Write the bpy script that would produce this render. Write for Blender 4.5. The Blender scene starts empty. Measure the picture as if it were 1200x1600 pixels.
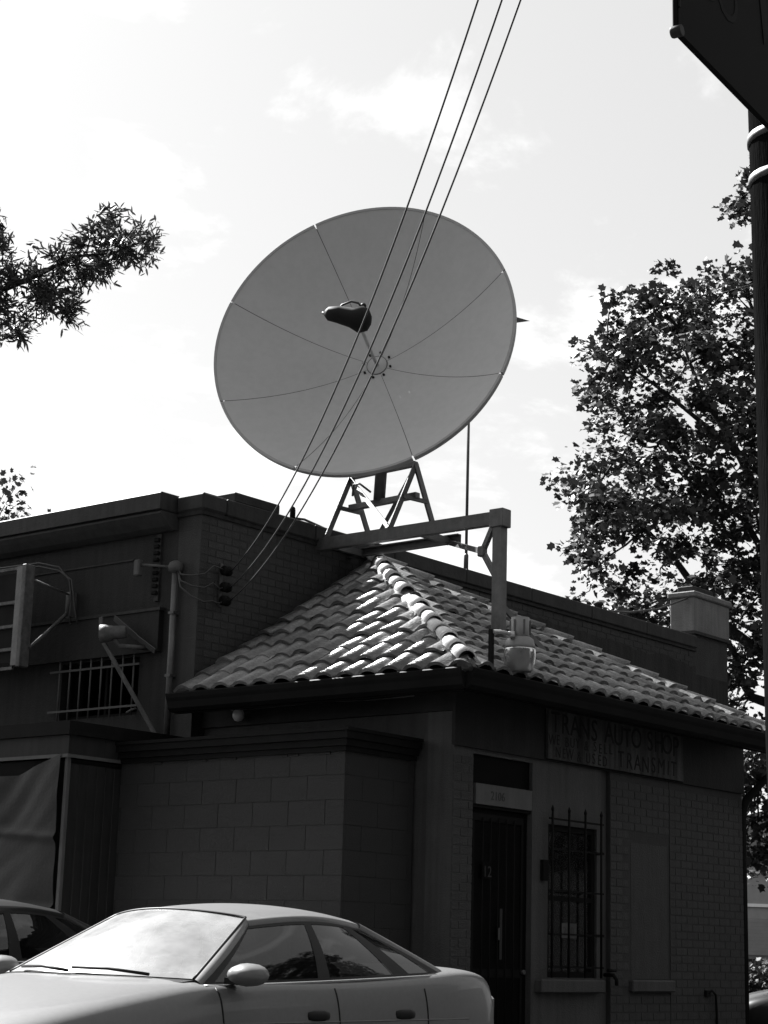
import bpy, math, random
import numpy as np
from mathutils import Vector, Matrix, noise
random.seed(7)
rng = np.random.default_rng(7)
R = math.radians
S = bpy.context.scene
COL = S.collection

# ------------------------------------------------------------------ camera
PITCH, ROLL = math.atan(690 / 2900), R(1.65)
cd = bpy.data.cameras.new('camera'); cam = bpy.data.objects.new('camera', cd); COL.objects.link(cam)
cd.sensor_fit = 'HORIZONTAL'; cd.sensor_width = 36.0; cd.lens = 36.0 * 2900 / 1200
cd.clip_start = 0.1; cd.clip_end = 4000
cp, sp, cr, sr = math.cos(PITCH), math.sin(PITCH), math.cos(ROLL), math.sin(ROLL)
_F = Vector((0, cp, sp)); _U = Vector((0, -sp, cp)); _R = Vector((1, 0, 0))
_R2 = _R * cr + _U * sr; _U2 = _U * cr - _R * sr
m = Matrix((_R2, _U2, -_F)).transposed().to_4x4(); m.translation = Vector((0, 0, 1.12))
cam.matrix_world = m
S.camera = cam

# ------------------------------------------------------------------ sky, sun, exposure (black and white film: the sky is desaturated)
SUN_AZ, SUN_EL = -45.0, 45.5          # degrees from +Y (towards +X positive)
wd = bpy.data.worlds.new('World'); S.world = wd; wd.use_nodes = True
nt = wd.node_tree; nt.nodes.clear()
def N(t, tree=None, **kw):
    n = (tree or nt).nodes.new(t)
    for k, v in kw.items(): setattr(n, k, v)
    return n
sky = N('ShaderNodeTexSky', sky_type='NISHITA', sun_disc=False, sun_elevation=R(SUN_EL), sun_rotation=R(SUN_AZ),
        altitude=50, air_density=1.0, dust_density=2.2, ozone_density=1.0)
bw = N('ShaderNodeRGBToBW'); nt.links.new(sky.outputs[0], bw.inputs[0])
tc = N('ShaderNodeTexCoord')
sepd = N('ShaderNodeSeparateXYZ'); nt.links.new(tc.outputs['Generated'], sepd.inputs[0])
zz = N('ShaderNodeMath', operation='ADD'); zz.inputs[1].default_value = 0.22; nt.links.new(sepd.outputs[2], zz.inputs[0])
zm = N('ShaderNodeMath', operation='MAXIMUM'); zm.inputs[1].default_value = 0.1; nt.links.new(zz.outputs[0], zm.inputs[0])
dvx = N('ShaderNodeMath', operation='DIVIDE'); nt.links.new(sepd.outputs[0], dvx.inputs[0]); nt.links.new(zm.outputs[0], dvx.inputs[1])
dvy = N('ShaderNodeMath', operation='DIVIDE'); nt.links.new(sepd.outputs[1], dvy.inputs[0]); nt.links.new(zm.outputs[0], dvy.inputs[1])
cmb = N('ShaderNodeCombineXYZ'); nt.links.new(dvx.outputs[0], cmb.inputs[0]); nt.links.new(dvy.outputs[0], cmb.inputs[1])
cn = N('ShaderNodeTexNoise'); cn.inputs['Scale'].default_value = 3.4; cn.inputs['Detail'].default_value = 9; cn.inputs['Roughness'].default_value = 0.6
cn.inputs['Distortion'].default_value = 0.35
nt.links.new(cmb.outputs[0], cn.inputs['Vector'])
cr_ = N('ShaderNodeMapRange', interpolation_type='SMOOTHSTEP'); cr_.inputs['From Min'].default_value = 0.52; cr_.inputs['From Max'].default_value = 0.64
nt.links.new(cn.outputs[0], cr_.inputs['Value'])
# thin even veil of high cloud evens out the clear sky, puffs on top of it scatter a little more of the sun
VEIL, PUFF, SKYGAIN = 2.25, 1.4, 0.43
sg = N('ShaderNodeMath', operation='MULTIPLY_ADD'); sg.inputs[1].default_value = SKYGAIN; sg.inputs[2].default_value = VEIL
nt.links.new(bw.outputs[0], sg.inputs[0])
pf = N('ShaderNodeMath', operation='MULTIPLY_ADD'); pf.inputs[1].default_value = PUFF
nt.links.new(cr_.outputs[0], pf.inputs[0]); nt.links.new(sg.outputs[0], pf.inputs[2])
bg = N('ShaderNodeBackground'); bg.inputs['Strength'].default_value = 0.05
nt.links.new(pf.outputs[0], bg.inputs['Color'])
wo = N('ShaderNodeOutputWorld'); nt.links.new(bg.outputs[0], wo.inputs['Surface'])

sd = bpy.data.lights.new('sun', 'SUN'); sd.energy = 5.0; sd.angle = R(0.53); sd.color = (1, 1, 1)
sun = bpy.data.objects.new('sun', sd); COL.objects.link(sun)
sdir = Vector((math.sin(R(SUN_AZ)) * math.cos(R(SUN_EL)), math.cos(R(SUN_AZ)) * math.cos(R(SUN_EL)), math.sin(R(SUN_EL))))
sun.rotation_euler = sdir.to_track_quat('Z', 'Y').to_euler(); sun.location = (-10, 20, 30)
S.view_settings.view_transform = 'Standard'; S.view_settings.look = 'None'
S.view_settings.exposure = 2.12; S.view_settings.gamma = 1.0; S.view_settings.use_curve_mapping = False
S.render.engine = 'CYCLES'
S.cycles.max_bounces = 6; S.cycles.transparent_max_bounces = 12
S.cycles.use_adaptive_sampling = True
try: S.cycles.use_denoising = True
except Exception: pass

# ------------------------------------------------------------------ materials (all grey: the place is seen in black and white)
def mat(name, base, rough=0.7, var=0.25, scale=6.0, bump=0.0, bscale=40.0, metal=0.0, spec=0.5, stretch=(1, 1, 1), streak=0.0,
        rand=0.0, trans=0.0, coat=0.0, fine=0.0):
    M = bpy.data.materials.new(name); M.use_nodes = True
    t = M.node_tree; b = t.nodes['Principled BSDF']; L = t.links
    b.inputs['Roughness'].default_value = rough; b.inputs['Metallic'].default_value = metal
    b.inputs['Specular IOR Level'].default_value = spec
    if coat: b.inputs['Coat Weight'].default_value = coat; b.inputs['Coat Roughness'].default_value = 0.06
    co = N('ShaderNodeTexCoord', t); mp = N('ShaderNodeMapping', t); mp.inputs['Scale'].default_value = stretch
    L.new(co.outputs['Object'], mp.inputs[0])
    n1 = N('ShaderNodeTexNoise', t); n1.inputs['Scale'].default_value = scale; n1.inputs['Detail'].default_value = 6; n1.inputs['Roughness'].default_value = 0.62
    L.new(mp.outputs[0], n1.inputs['Vector'])
    r1 = N('ShaderNodeMapRange', t); r1.inputs['From Min'].default_value = 0.28; r1.inputs['From Max'].default_value = 0.72
    r1.inputs['To Min'].default_value = base * (1 - var); r1.inputs['To Max'].default_value = base * (1 + var)
    L.new(n1.outputs[0], r1.inputs['Value']); v = r1.outputs[0]
    if streak:                                    # rain streaks: noise drawn out vertically
        m2 = N('ShaderNodeMapping', t); m2.inputs['Scale'].default_value = (9, 9, 0.7); L.new(co.outputs['Object'], m2.inputs[0])
        n2 = N('ShaderNodeTexNoise', t); n2.inputs['Scale'].default_value = 1.6; n2.inputs['Detail'].default_value = 5; L.new(m2.outputs[0], n2.inputs['Vector'])
        r2 = N('ShaderNodeMapRange', t); r2.inputs['From Min'].default_value = 0.38; r2.inputs['From Max'].default_value = 0.66
        r2.inputs['To Min'].default_value = 1.0; r2.inputs['To Max'].default_value = 1 - streak
        L.new(n2.outputs[0], r2.inputs['Value'])
        mu = N('ShaderNodeMath', t, operation='MULTIPLY'); L.new(v, mu.inputs[0]); L.new(r2.outputs[0], mu.inputs[1]); v = mu.outputs[0]
    if fine:                                      # fine dirt specks
        n4 = N('ShaderNodeTexNoise', t); n4.inputs['Scale'].default_value = bscale * 1.7; n4.inputs['Detail'].default_value = 4; L.new(co.outputs['Object'], n4.inputs['Vector'])
        r4 = N('ShaderNodeMapRange', t); r4.inputs['From Min'].default_value = 0.35; r4.inputs['From Max'].default_value = 0.65
        r4.inputs['To Min'].default_value = 1 - fine; r4.inputs['To Max'].default_value = 1 + fine
        L.new(n4.outputs[0], r4.inputs['Value'])
        mu = N('ShaderNodeMath', t, operation='MULTIPLY'); L.new(v, mu.inputs[0]); L.new(r4.outputs[0], mu.inputs[1]); v = mu.outputs[0]
    if rand:                                      # each piece its own tone
        oi = N('ShaderNodeObjectInfo', t); r3 = N('ShaderNodeMapRange', t)
        r3.inputs['To Min'].default_value = 1 - rand; r3.inputs['To Max'].default_value = 1 + rand
        L.new(oi.outputs['Random'], r3.inputs['Value'])
        mu = N('ShaderNodeMath', t, operation='MULTIPLY'); L.new(v, mu.inputs[0]); L.new(r3.outputs[0], mu.inputs[1]); v = mu.outputs[0]
    L.new(v, b.inputs['Base Color'])
    if bump:
        n3 = N('ShaderNodeTexNoise', t); n3.inputs['Scale'].default_value = bscale; n3.inputs['Detail'].default_value = 8
        L.new(mp.outputs[0], n3.inputs['Vector'])
        bp = N('ShaderNodeBump', t); bp.inputs['Strength'].default_value = bump; bp.inputs['Distance'].default_value = 0.02
        L.new(n3.outputs[0], bp.inputs['Height']); L.new(bp.outputs[0], b.inputs['Normal'])
    if trans:
        tr = N('ShaderNodeBsdfTranslucent', t); L.new(v, tr.inputs['Color'])
        mx = N('ShaderNodeMixShader', t); mx.inputs[0].default_value = trans
        L.new(b.outputs[0], mx.inputs[1]); L.new(tr.outputs[0], mx.inputs[2])
        L.new(mx.outputs[0], t.nodes['Material Output'].inputs['Surface'])
    return M

def glass_mat(name, tint=0.6, rough=0.03, dust=0.0, dustbase=0.3, gloss_rough=None, ior=1.5):
    """window glass: clear tinted pane with a sharp surface reflection; dust is a diffuse film in patches"""
    M = bpy.data.materials.new(name); M.use_nodes = True
    t = M.node_tree; t.nodes.clear(); L = t.links
    o = N('ShaderNodeOutputMaterial', t)
    tp = N('ShaderNodeBsdfTransparent', t); tp.inputs[0].default_value = (tint, tint, tint, 1)
    gl = N('ShaderNodeBsdfGlossy', t); gl.inputs['Roughness'].default_value = rough; gl.inputs['Color'].default_value = (1, 1, 1, 1)
    fr = N('ShaderNodeFresnel', t); fr.inputs[0].default_value = ior
    mx = N('ShaderNodeMixShader', t); L.new(fr.outputs[0], mx.inputs[0]); L.new(tp.outputs[0], mx.inputs[1]); L.new(gl.outputs[0], mx.inputs[2])
    last = mx.outputs[0]
    if dust:
        co = N('ShaderNodeTexCoord', t); n1 = N('ShaderNodeTexNoise', t); n1.inputs['Scale'].default_value = 3.0; n1.inputs['Detail'].default_value = 8
        n1.inputs['Roughness'].default_value = 0.65
        L.new(co.outputs['Object'], n1.inputs['Vector'])
        r1 = N('ShaderNodeMapRange', t); r1.inputs['From Min'].default_value = 0.3; r1.inputs['From Max'].default_value = 0.7
        r1.inputs['To Min'].default_value = dust * 0.6; r1.inputs['To Max'].default_value = dust * 1.4; L.new(n1.outputs[0], r1.inputs['Value'])
        pb = N('ShaderNodeBsdfPrincipled', t); pb.inputs['Base Color'].default_value = (dustbase, dustbase, dustbase, 1)
        pb.inputs['Roughness'].default_value = gloss_rough or 0.4; pb.inputs['Specular IOR Level'].default_value = 1.0
        m2 = N('ShaderNodeMixShader', t); L.new(r1.outputs[0], m2.inputs[0]); L.new(last, m2.inputs[1]); L.new(pb.outputs[0], m2.inputs[2]); last = m2.outputs[0]
    L.new(last, o.inputs['Surface'])
    return M

M = {}
M['asphalt'] = mat('asphalt', 0.03, 0.9, 0.3, 3, 0.4, 120, spec=0.15)
M['concrete'] = mat('concrete', 0.11, 0.9, 0.25, 2, 0.3, 80, spec=0.15)
M['paint_line'] = mat('road_paint', 0.6, 0.8, 0.2, 8)
M['brick'] = mat('painted_brick', 0.042, 0.62, 0.10, 7, 0.35, 60, rand=0.05, streak=0.15, fine=0.08, spec=0.15)
M['joint'] = mat('painted_mortar', 0.039, 0.8, 0.12, 7, 0.3, 60, spec=0.15)
M['stucco'] = mat('painted_stucco', 0.056, 0.6, 0.14, 2.2, 0.35, 90, streak=0.22, fine=0.08, spec=0.15)
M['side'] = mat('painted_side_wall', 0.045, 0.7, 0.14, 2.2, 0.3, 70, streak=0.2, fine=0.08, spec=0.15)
M['block'] = mat('painted_block', 0.024, 0.7, 0.08, 2, 0.35, 90, rand=0.02, fine=0.08, spec=0.15)
M['blockjoint'] = mat('block_mortar', 0.0195, 0.9, 0.2, 6, spec=0.15)
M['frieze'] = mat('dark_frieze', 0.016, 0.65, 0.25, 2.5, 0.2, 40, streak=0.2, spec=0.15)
M['black'] = mat('black_paint', 0.008, 0.55, 0.2, 5, spec=0.04)
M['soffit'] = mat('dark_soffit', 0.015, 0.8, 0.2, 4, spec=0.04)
M['tile'] = mat('clay_tile', 0.10, 0.28, 0.4, 7, 0.5, 30, rand=0.5, spec=0.6, fine=0.25)
M['ridge'] = mat('clay_ridge_tile', 0.5, 0.36, 0.25, 8, 0.25, 50, rand=0.15, fine=0.15)
M['mortar'] = mat('ridge_mortar', 0.2, 0.95, 0.3, 12, 0.5, 40)
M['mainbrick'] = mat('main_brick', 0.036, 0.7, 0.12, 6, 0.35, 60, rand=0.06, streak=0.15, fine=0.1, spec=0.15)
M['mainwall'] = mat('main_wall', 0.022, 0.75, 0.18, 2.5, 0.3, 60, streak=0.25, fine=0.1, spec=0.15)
M['cornice'] = mat('metal_cornice', 0.027, 0.6, 0.25, 3, 0.15, 30, streak=0.3, spec=0.15)
M['coping'] = mat('parapet_coping', 0.033, 0.7, 0.25, 4, 0.2, 30, streak=0.2, spec=0.15)
M['patch'] = mat('tar_patched_wall', 0.028, 0.8, 0.25, 1.2, 0.3, 40, streak=0.4, spec=0.15)
M['chimney'] = mat('chimney_render', 0.15, 0.8, 0.2, 3, 0.4, 50, streak=0.2, fine=0.1, spec=0.15)
M['steel'] = mat('grey_steel', 0.085, 0.5, 0.3, 9, 0.15, 40, streak=0.2, metal=0.15)
M['darksteel'] = mat('dark_steel', 0.05, 0.5, 0.3, 9, metal=0.2)
M['rust'] = mat('pale_rusty_metal', 0.085, 0.65, 0.4, 14, 0.2, 40, streak=0.3, spec=0.2)
M['dish'] = mat('dish_mesh_panel', 0.40, 0.6, 0.03, 1.3, 0.03, 200, fine=0.04, streak=0.05, rand=0.02, spec=0.2)
M['lip'] = mat('dish_lip', 0.24, 0.5, 0.08, 5)
M['galv'] = mat('galvanised', 0.42, 0.35, 0.2, 12, metal=0.5)
M['band'] = mat('dull_band_metal', 0.055, 0.5, 0.3, 12, metal=0.1, spec=0.3)
M['plastic'] = mat('black_plastic', 0.010, 0.6, 0.2, 8, spec=0.12)
M['white'] = mat('white_plastic', 0.6, 0.5, 0.08, 6)
M['greypaint'] = mat('grey_lamp_paint', 0.16, 0.5, 0.15, 10, metal=0.2)
M['door'] = mat('dark_door', 0.003, 0.5, 0.3, 6, spec=0.04)
M['transom'] = mat('painted_transom', 0.085, 0.6, 0.12, 5, streak=0.15, spec=0.15)
M['paper'] = mat('paper', 0.35, 0.8, 0.1, 5)
M['ink'] = mat('ink', 0.02, 0.7, 0.1, 5)
M['sign'] = mat('weathered_sign_board', 0.058, 0.7, 0.35, 2.0, 0.1, 40, streak=0.6, fine=0.15, spec=0.15)
M['letter'] = mat('faded_sign_letters', 0.011, 0.7, 0.5, 14, streak=0.3, spec=0.15)
M['tarp'] = mat('tarpaulin', 0.021, 0.5, 0.1, 3, 0.15, 30, fine=0.08, spec=0.15)
M['sheet'] = mat('sheet_metal_cladding', 0.018, 0.6, 0.15, 4, streak=0.3, spec=0.15)
M['trim'] = mat('pale_trim', 0.07, 0.6, 0.15, 6, spec=0.15)
M['bark'] = mat('bark', 0.035, 0.95, 0.4, 5, 0.8, 14, stretch=(4, 4, 1), spec=0.15)
M['leaf'] = mat('maple_leaf', 0.024, 0.55, 0.4, 1.1, trans=0.18, spec=0.3)
M['oakleaf'] = mat('willow_oak_leaf', 0.035, 0.5, 0.3, 3, trans=0.25, spec=0.3)
M['pole'] = mat('creosote_pole', 0.006, 0.85, 0.35, 3, 0.5, 20, stretch=(5, 5, 0.6), spec=0.0)
M['pole_sign'] = mat('dark_sign_face', 0.004, 0.7, 0.15, 3, spec=0.05)
M['pole_sign_art'] = mat('sign_print', 0.009, 0.7, 0.1, 5, spec=0.05)
M['cable'] = mat('black_cable', 0.02, 0.5, 0.1, 5)
M['siding'] = mat('pale_siding', 0.2, 0.7, 0.12, 3)
M['shingle'] = mat('shingle_roof', 0.15, 0.9, 0.25, 8)
M['paint'] = mat('silver_car_paint', 0.12, 0.45, 0.06, 30, metal=0.0, coat=0.25, spec=0.1)
M['darkpaint'] = mat('dark_car_paint', 0.012, 0.4, 0.05, 30, metal=0.0, coat=0.3, spec=0.2)
M['rubber'] = mat('rubber', 0.02, 0.75, 0.2, 20)
M['trimblack'] = mat('car_black_trim', 0.008, 0.5, 0.1, 20, spec=0.15)
M['chrome'] = mat('chrome', 0.6, 0.15, 0.05, 20, metal=1.0)
M['seat'] = mat('grey_cloth', 0.12, 0.9, 0.1, 40)
M['lens'] = glass_mat('lamp_lens', 0.6, 0.12, 0.6, 0.17)
M['windscreen'] = glass_mat('dusty_windscreen', 0.8, 0.08, 0.32, 0.6, 0.27)
M['carglass'] = glass_mat('tinted_car_glass', 0.13, 0.02, 0.015, 0.1)
M['glass'] = glass_mat('window_glass', 0.85, 0.03, 0.02, 0.1, ior=1.25)

# ------------------------------------------------------------------ geometry helpers
class MB:
    """collects faces; build() links them as ONE mesh object"""
    def __init__(s): s.v = []; s.f = []; s.sm = []
    def add(s, vs, fs, smooth=False):
        o = len(s.v); s.v += [tuple(p) for p in vs]
        for f in fs: s.f.append(tuple(i + o for i in f)); s.sm.append(smooth)
        return s
    def box(s, a, b):
        x0, y0, z0 = (min(a[i], b[i]) for i in range(3)); x1, y1, z1 = (max(a[i], b[i]) for i in range(3))
        return s.add([(x0, y0, z0), (x1, y0, z0), (x1, y1, z0), (x0, y1, z0), (x0, y0, z1), (x1, y0, z1), (x1, y1, z1), (x0, y1, z1)],
                     [(0, 3, 2, 1), (4, 5, 6, 7), (0, 1, 5, 4), (1, 2, 6, 5), (2, 3, 7, 6), (3, 0, 4, 7)])
    def bbox(s, a, b, c=0.008):
        """box with chamfered edges"""
        x0, y0, z0 = (min(a[i], b[i]) for i in range(3)); x1, y1, z1 = (max(a[i], b[i]) for i in range(3))
        c = min(c, (x1 - x0) * .4, (y1 - y0) * .4, (z1 - z0) * .4)
        V = []; idx = {}
        for i, x in ((0, x0), (1, x1)):
            for j, y in ((0, y0), (1, y1)):
                for k, z in ((0, z0), (1, z1)):
                    dx = c if i == 0 else -c; dy = c if j == 0 else -c; dz = c if k == 0 else -c
                    idx[i, j, k, 'x'] = len(V); V.append((x, y + dy, z + dz))
                    idx[i, j, k, 'y'] = len(V); V.append((x + dx, y, z + dz))
                    idx[i, j, k, 'z'] = len(V); V.append((x + dx, y + dy, z))
        Fc = []
        for i in (0, 1):
            q = [idx[i, 0, 0, 'x'], idx[i, 1, 0, 'x'], idx[i, 1, 1, 'x'], idx[i, 0, 1, 'x']]; Fc.append(q if i else q[::-1])
            q = [idx[0, i, 0, 'y'], idx[1, i, 0, 'y'], idx[1, i, 1, 'y'], idx[0, i, 1, 'y']]; Fc.append(q[::-1] if i else q)
            q = [idx[0, 0, i, 'z'], idx[1, 0, i, 'z'], idx[1, 1, i, 'z'], idx[0, 1, i, 'z']]; Fc.append(q if i else q[::-1])
        for a_ in (0, 1):
            for b_ in (0, 1):
                Fc.append([idx[a_, b_, 0, 'x'], idx[a_, b_, 1, 'x'], idx[a_, b_, 1, 'y'], idx[a_, b_, 0, 'y']])
                Fc.append([idx[a_, 0, b_, 'x'], idx[a_, 1, b_, 'x'], idx[a_, 1, b_, 'z'], idx[a_, 0, b_, 'z']])
                Fc.append([idx[0, a_, b_, 'y'], idx[1, a_, b_, 'y'], idx[1, a_, b_, 'z'], idx[0, a_, b_, 'z']])
                for k in (0, 1): Fc.append([idx[a_, b_, k, 'x'], idx[a_, b_, k, 'y'], idx[a_, b_, k, 'z']])
        return s.add(V, Fc)
    def beam(s, p, q, w, h, up=(0, 0, 1)):
        """rectangular bar from p to q, w across, h along up"""
        p = Vector(p); q = Vector(q); d = (q - p).normalized(); U = Vector(up)
        if abs(d.dot(U)) > 0.98: U = Vector((1, 0, 0))
        x = d.cross(U).normalized() * (w / 2); y = x.cross(d).normalized() * (h / 2)
        V = [p - x - y, p + x - y, p + x + y, p - x + y, q - x - y, q + x - y, q + x + y, q - x + y]
        return s.add(V, [(0, 3, 2, 1), (4, 5, 6, 7), (0, 1, 5, 4), (1, 2, 6, 5), (2, 3, 7, 6), (3, 0, 4, 7)])
    def channel(s, p, q, w, h, t=0.012, up=(0, 0, 1), n=1):
        """open channel: web + two flanges"""
        p = Vector(p); q = Vector(q); d = (q - p).normalized(); U = Vector(up)
        x = d.cross(U).normalized(); y = x.cross(d).normalized()
        s.beam(p, q, t, h - 2 * t - 0.002, up)
        for k in (-1, 1): o = y * (k * (h - t) / 2) + x * (n * w / 2 - n * t / 2); s.beam(p + o, q + o, w, t, up)
        return s
    def angle(s, p, q, w, t=0.008, up=(0, 0, 1)):
        p = Vector(p); q = Vector(q); d = (q - p).normalized(); U = Vector(up)
        if abs(d.dot(U)) > 0.98: U = Vector((1, 0, 0))
        x = d.cross(U).normalized(); y = x.cross(d).normalized()
        s.beam(p, q, w, t, up); o = y * (w / 2 + 0.0005) + x * (w / 2 - t / 2); s.beam(p + o, q + o, t, w - t, up); return s
    def tube(s, pts, r, seg=8, cap=True, smooth=True):
        pts = [Vector(p) for p in pts]; n = len(pts); rs = r if isinstance(r, (list, tuple)) else [r] * n
        o = len(s.v); prev = None
        for i, p in enumerate(pts):
            d = (pts[min(i + 1, n - 1)] - pts[max(i - 1, 0)]).normalized()
            if prev is None: a = d.orthogonal().normalized()
            else: a = (prev - d * prev.dot(d)).normalized()
            prev = a; b = d.cross(a)
            for k in range(seg):
                t = 2 * math.pi * k / seg; s.v.append(tuple(p + (a * math.cos(t) + b * math.sin(t)) * rs[i]))
        for i in range(n - 1):
            for k in range(seg):
                a = o + i * seg + k; b = o + i * seg + (k + 1) % seg
                s.f.append((a, b, b + seg, a + seg)); s.sm.append(smooth)
        if cap:
            s.f.append(tuple(o + k for k in range(seg))[::-1]); s.sm.append(False)
            s.f.append(tuple(o + (n - 1) * seg + k for k in range(seg))); s.sm.append(False)
        return s
    def lathe(s, prof, seg=20, axis=(0, 0, 1), org=(0, 0, 0), smooth=True):
        """prof: list of (radius, distance along axis)"""
        ax = Vector(axis).normalized(); a = ax.orthogonal().normalized(); b = ax.cross(a); O = Vector(org); o = len(s.v)
        for r, z in prof:
            for k in range(seg):
                t = 2 * math.pi * k / seg; s.v.append(tuple(O + ax * z + (a * math.cos(t) + b * math.sin(t)) * max(r, 1e-4)))
        for i in range(len(prof) - 1):
            for k in range(seg):
                p = o + i * seg + k; q = o + i * seg + (k + 1) % seg
                s.f.append((p, q, q + seg, p + seg)); s.sm.append(smooth)
        s.f.append(tuple(o + k for k in range(seg))[::-1]); s.sm.append(False)
        s.f.append(tuple(o + (len(prof) - 1) * seg + k for k in range(seg))); s.sm.append(False)
        return s
    def grid(s, fn, nu, nv, smooth=True):
        o = len(s.v)
        for j in range(nv + 1):
            for i in range(nu + 1): s.v.append(tuple(fn(i / nu, j / nv)))
        for j in range(nv):
            for i in range(nu):
                a = o + j * (nu + 1) + i; s.f.append((a, a + 1, a + nu + 2, a + nu + 1)); s.sm.append(smooth)
        return s
    def prism(s, poly, z0, z1, fn=None):
        """poly in the local xy plane extruded from z0 to z1; fn maps (x, y, z) to a point"""
        n = len(poly); fn = fn or (lambda x, y, z: (x, y, z))
        V = [fn(x, y, z0) for x, y in poly] + [fn(x, y, z1) for x, y in poly]
        return s.add(V, [tuple(range(n))[::-1], tuple(range(n, 2 * n))] + [(i, (i + 1) % n, (i + 1) % n + n, i + n) for i in range(n)])
    def mesh(s, name):
        me = bpy.data.meshes.new(name); me.from_pydata(s.v, [], s.f)
        me.polygons.foreach_set('use_smooth', s.sm); me.update(); return me
    def build(s, name, material, parent=None, **kw):
        return link(name, s.mesh(name), material, parent, **kw)

def link(name, me, material=None, parent=None, loc=None, rot=None, kind=None):
    o = bpy.data.objects.new(name, me); COL.objects.link(o)
    if material is not None and not me.materials: me.materials.append(M[material] if isinstance(material, str) else material)
    if parent: o.parent = parent
    if loc is not None: o.location = loc
    if rot is not None: o.rotation_euler = rot
    if kind: o['kind'] = kind
    return o
def tag(o, label, cat, group=None):
    o['label'] = label; o['category'] = cat
    if group: o['group'] = group
    return o
def thing(name, label, cat, loc=(0, 0, 0), rz=0.0, group=None, mw=None):
    o = bpy.data.objects.new(name, None); COL.objects.link(o); o.empty_display_size = 0.2
    if mw is not None: o.matrix_world = mw
    else: o.location = loc; o.rotation_euler = (0, 0, rz)
    return tag(o, label, cat, group)
def struct(name, mb, material):
    o = mb.build(name, material); o['kind'] = 'structure'; return o
def text_mesh(name, body, size, material, parent, matrix, extrude=0.002, align='LEFT', sx=1.0, shear=0.0):
    c = bpy.data.curves.new(name, 'FONT'); c.body = body; c.size = size; c.extrude = extrude; c.align_x = align; c.shear = shear; c.resolution_u = 3
    t = bpy.data.objects.new('t', c); COL.objects.link(t)
    me = bpy.data.meshes.new_from_object(t.evaluated_get(bpy.context.evaluated_depsgraph_get()))
    bpy.data.objects.remove(t); bpy.data.curves.remove(c)
    me.name = name; me.materials.clear()
    me.transform(Matrix.Diagonal((sx, 1, 1, 1))); me.transform(matrix)
    return link(name, me, material, parent)

# ------------------------------------------------------------------ the lie of the place: corner of the tiled shop = K, u along its front, v along its side
A = R(39.4)
K = Vector((0.6406, 15.5, 0.0))
RZ = math.pi / 2 - A                                  # local x = u (along the front, away right), local y = v (along the side, away left)
UV = Matrix.Translation(K) @ Matrix.Rotation(RZ, 4, 'Z')
def wp(s, w, z): return UV @ Vector((s, w, z))
FACE_U = Matrix(((1, 0, 0, 0), (0, 0, -1, 0), (0, 1, 0, 0), (0, 0, 0, 1)))      # text in the local xz plane facing -y
def face_u(s, w, z): return Matrix.Translation((s, w, z)) @ FACE_U

# ------------------------------------------------------------------ ground
g = MB().add([(-900, 4.2, 0), (900, 4.2, 0), (900, 2500, 0), (-900, 2500, 0)], [(0, 1, 2, 3)])
struct('ground', g, 'asphalt')
g = MB().add([(-900, -300, -0.42), (900, -300, -0.42), (900, 2.0, -0.42), (-900, 2.0, -0.42)], [(0, 1, 2, 3)])
struct('street', g, 'asphalt')
g = MB().box((-60, 2.0, -0.6), (60, 2.18, -0.28)); struct('kerb', g, 'concrete')
g = MB().add([(-60, 2.18, -0.285), (60, 2.18, -0.285), (60, 4.2, 0.004), (-60, 4.2, 0.004)], [(0, 1, 2, 3)]); struct('pavement', g, 'concrete')
g = MB()
for i in range(9):
    a = UV @ Vector((-9.0, -3.4 + i * 2.75 - 6, 0)); b = UV @ Vector((-2.0, -3.4 + i * 2.75 - 6, 0))
    d = (b - a).normalized(); n = Vector((-d.y, d.x, 0)) * 0.05
    g.add([a - n + Vector((0, 0, .004)), b - n + Vector((0, 0, .004)), b + n + Vector((0, 0, .004)), a + n + Vector((0, 0, .004))], [(0, 1, 2, 3)])
struct('road_markings', g, 'paint_line')

# ------------------------------------------------------------------ tiled shop
shop = thing('tiled_roof_shop', 'low painted brick shop under a hipped clay tile roof', 'building', mw=UV)
FL, TOP, FR = 4.95, 3.39, 2.83                       # front length, wall top, underside of the dark frieze
DX0, DX1 = 0.275, 1.16                               # doorway
WX0, WX1, WZ0, WZ1 = 1.41, 2.20, 0.96, 2.28          # barred window
DEP = 2.93
# walls: front split round the openings so that they are real holes
b = MB()
T = 0.28
b.box((0.004, 0.0025, 0), (DX0, T, FR)); b.box((0.004, 0.008, FR), (DX0 - .002, T, TOP))
b.box((DX0, 0.006, 2.79), (DX1, T, TOP))
b.box((DX1, 0.006, 0), (WX0, T, TOP)); b.box((WX0, 0.006, 0), (WX1, T, WZ0)); b.box((WX0, 0.006, WZ1), (WX1, T, TOP)); b.box((WX1, 0.006, 0), (2.27, T, TOP))
wall_f = b.build('front_wall', 'stucco', shop)
b = MB(); b.box((2.27, 0.045, 0), (2.42, T, TOP)); b.build('wall_recess', 'stucco', shop)      # the dark vertical chase beside the window
b = MB(); b.box((2.42, 0.0025, 0), (3.477, T, TOP)); b.box((3.487, 0.0025, 0), (FL, T, TOP)); b.box((3.477, 0.03, 0), (3.487, T, TOP))
wall_r = b.build('front_brick_wall', 'joint', shop)
b = MB(); b.box((0.008, T + .002, 0), (T, DEP, TOP)); wall_l = b.build('side_wall', 'side', shop)
b = MB(); b.box((FL - T, T + .002, 0), (FL - .004, DEP, TOP)); b.build('end_wall', 'side', shop)
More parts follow.
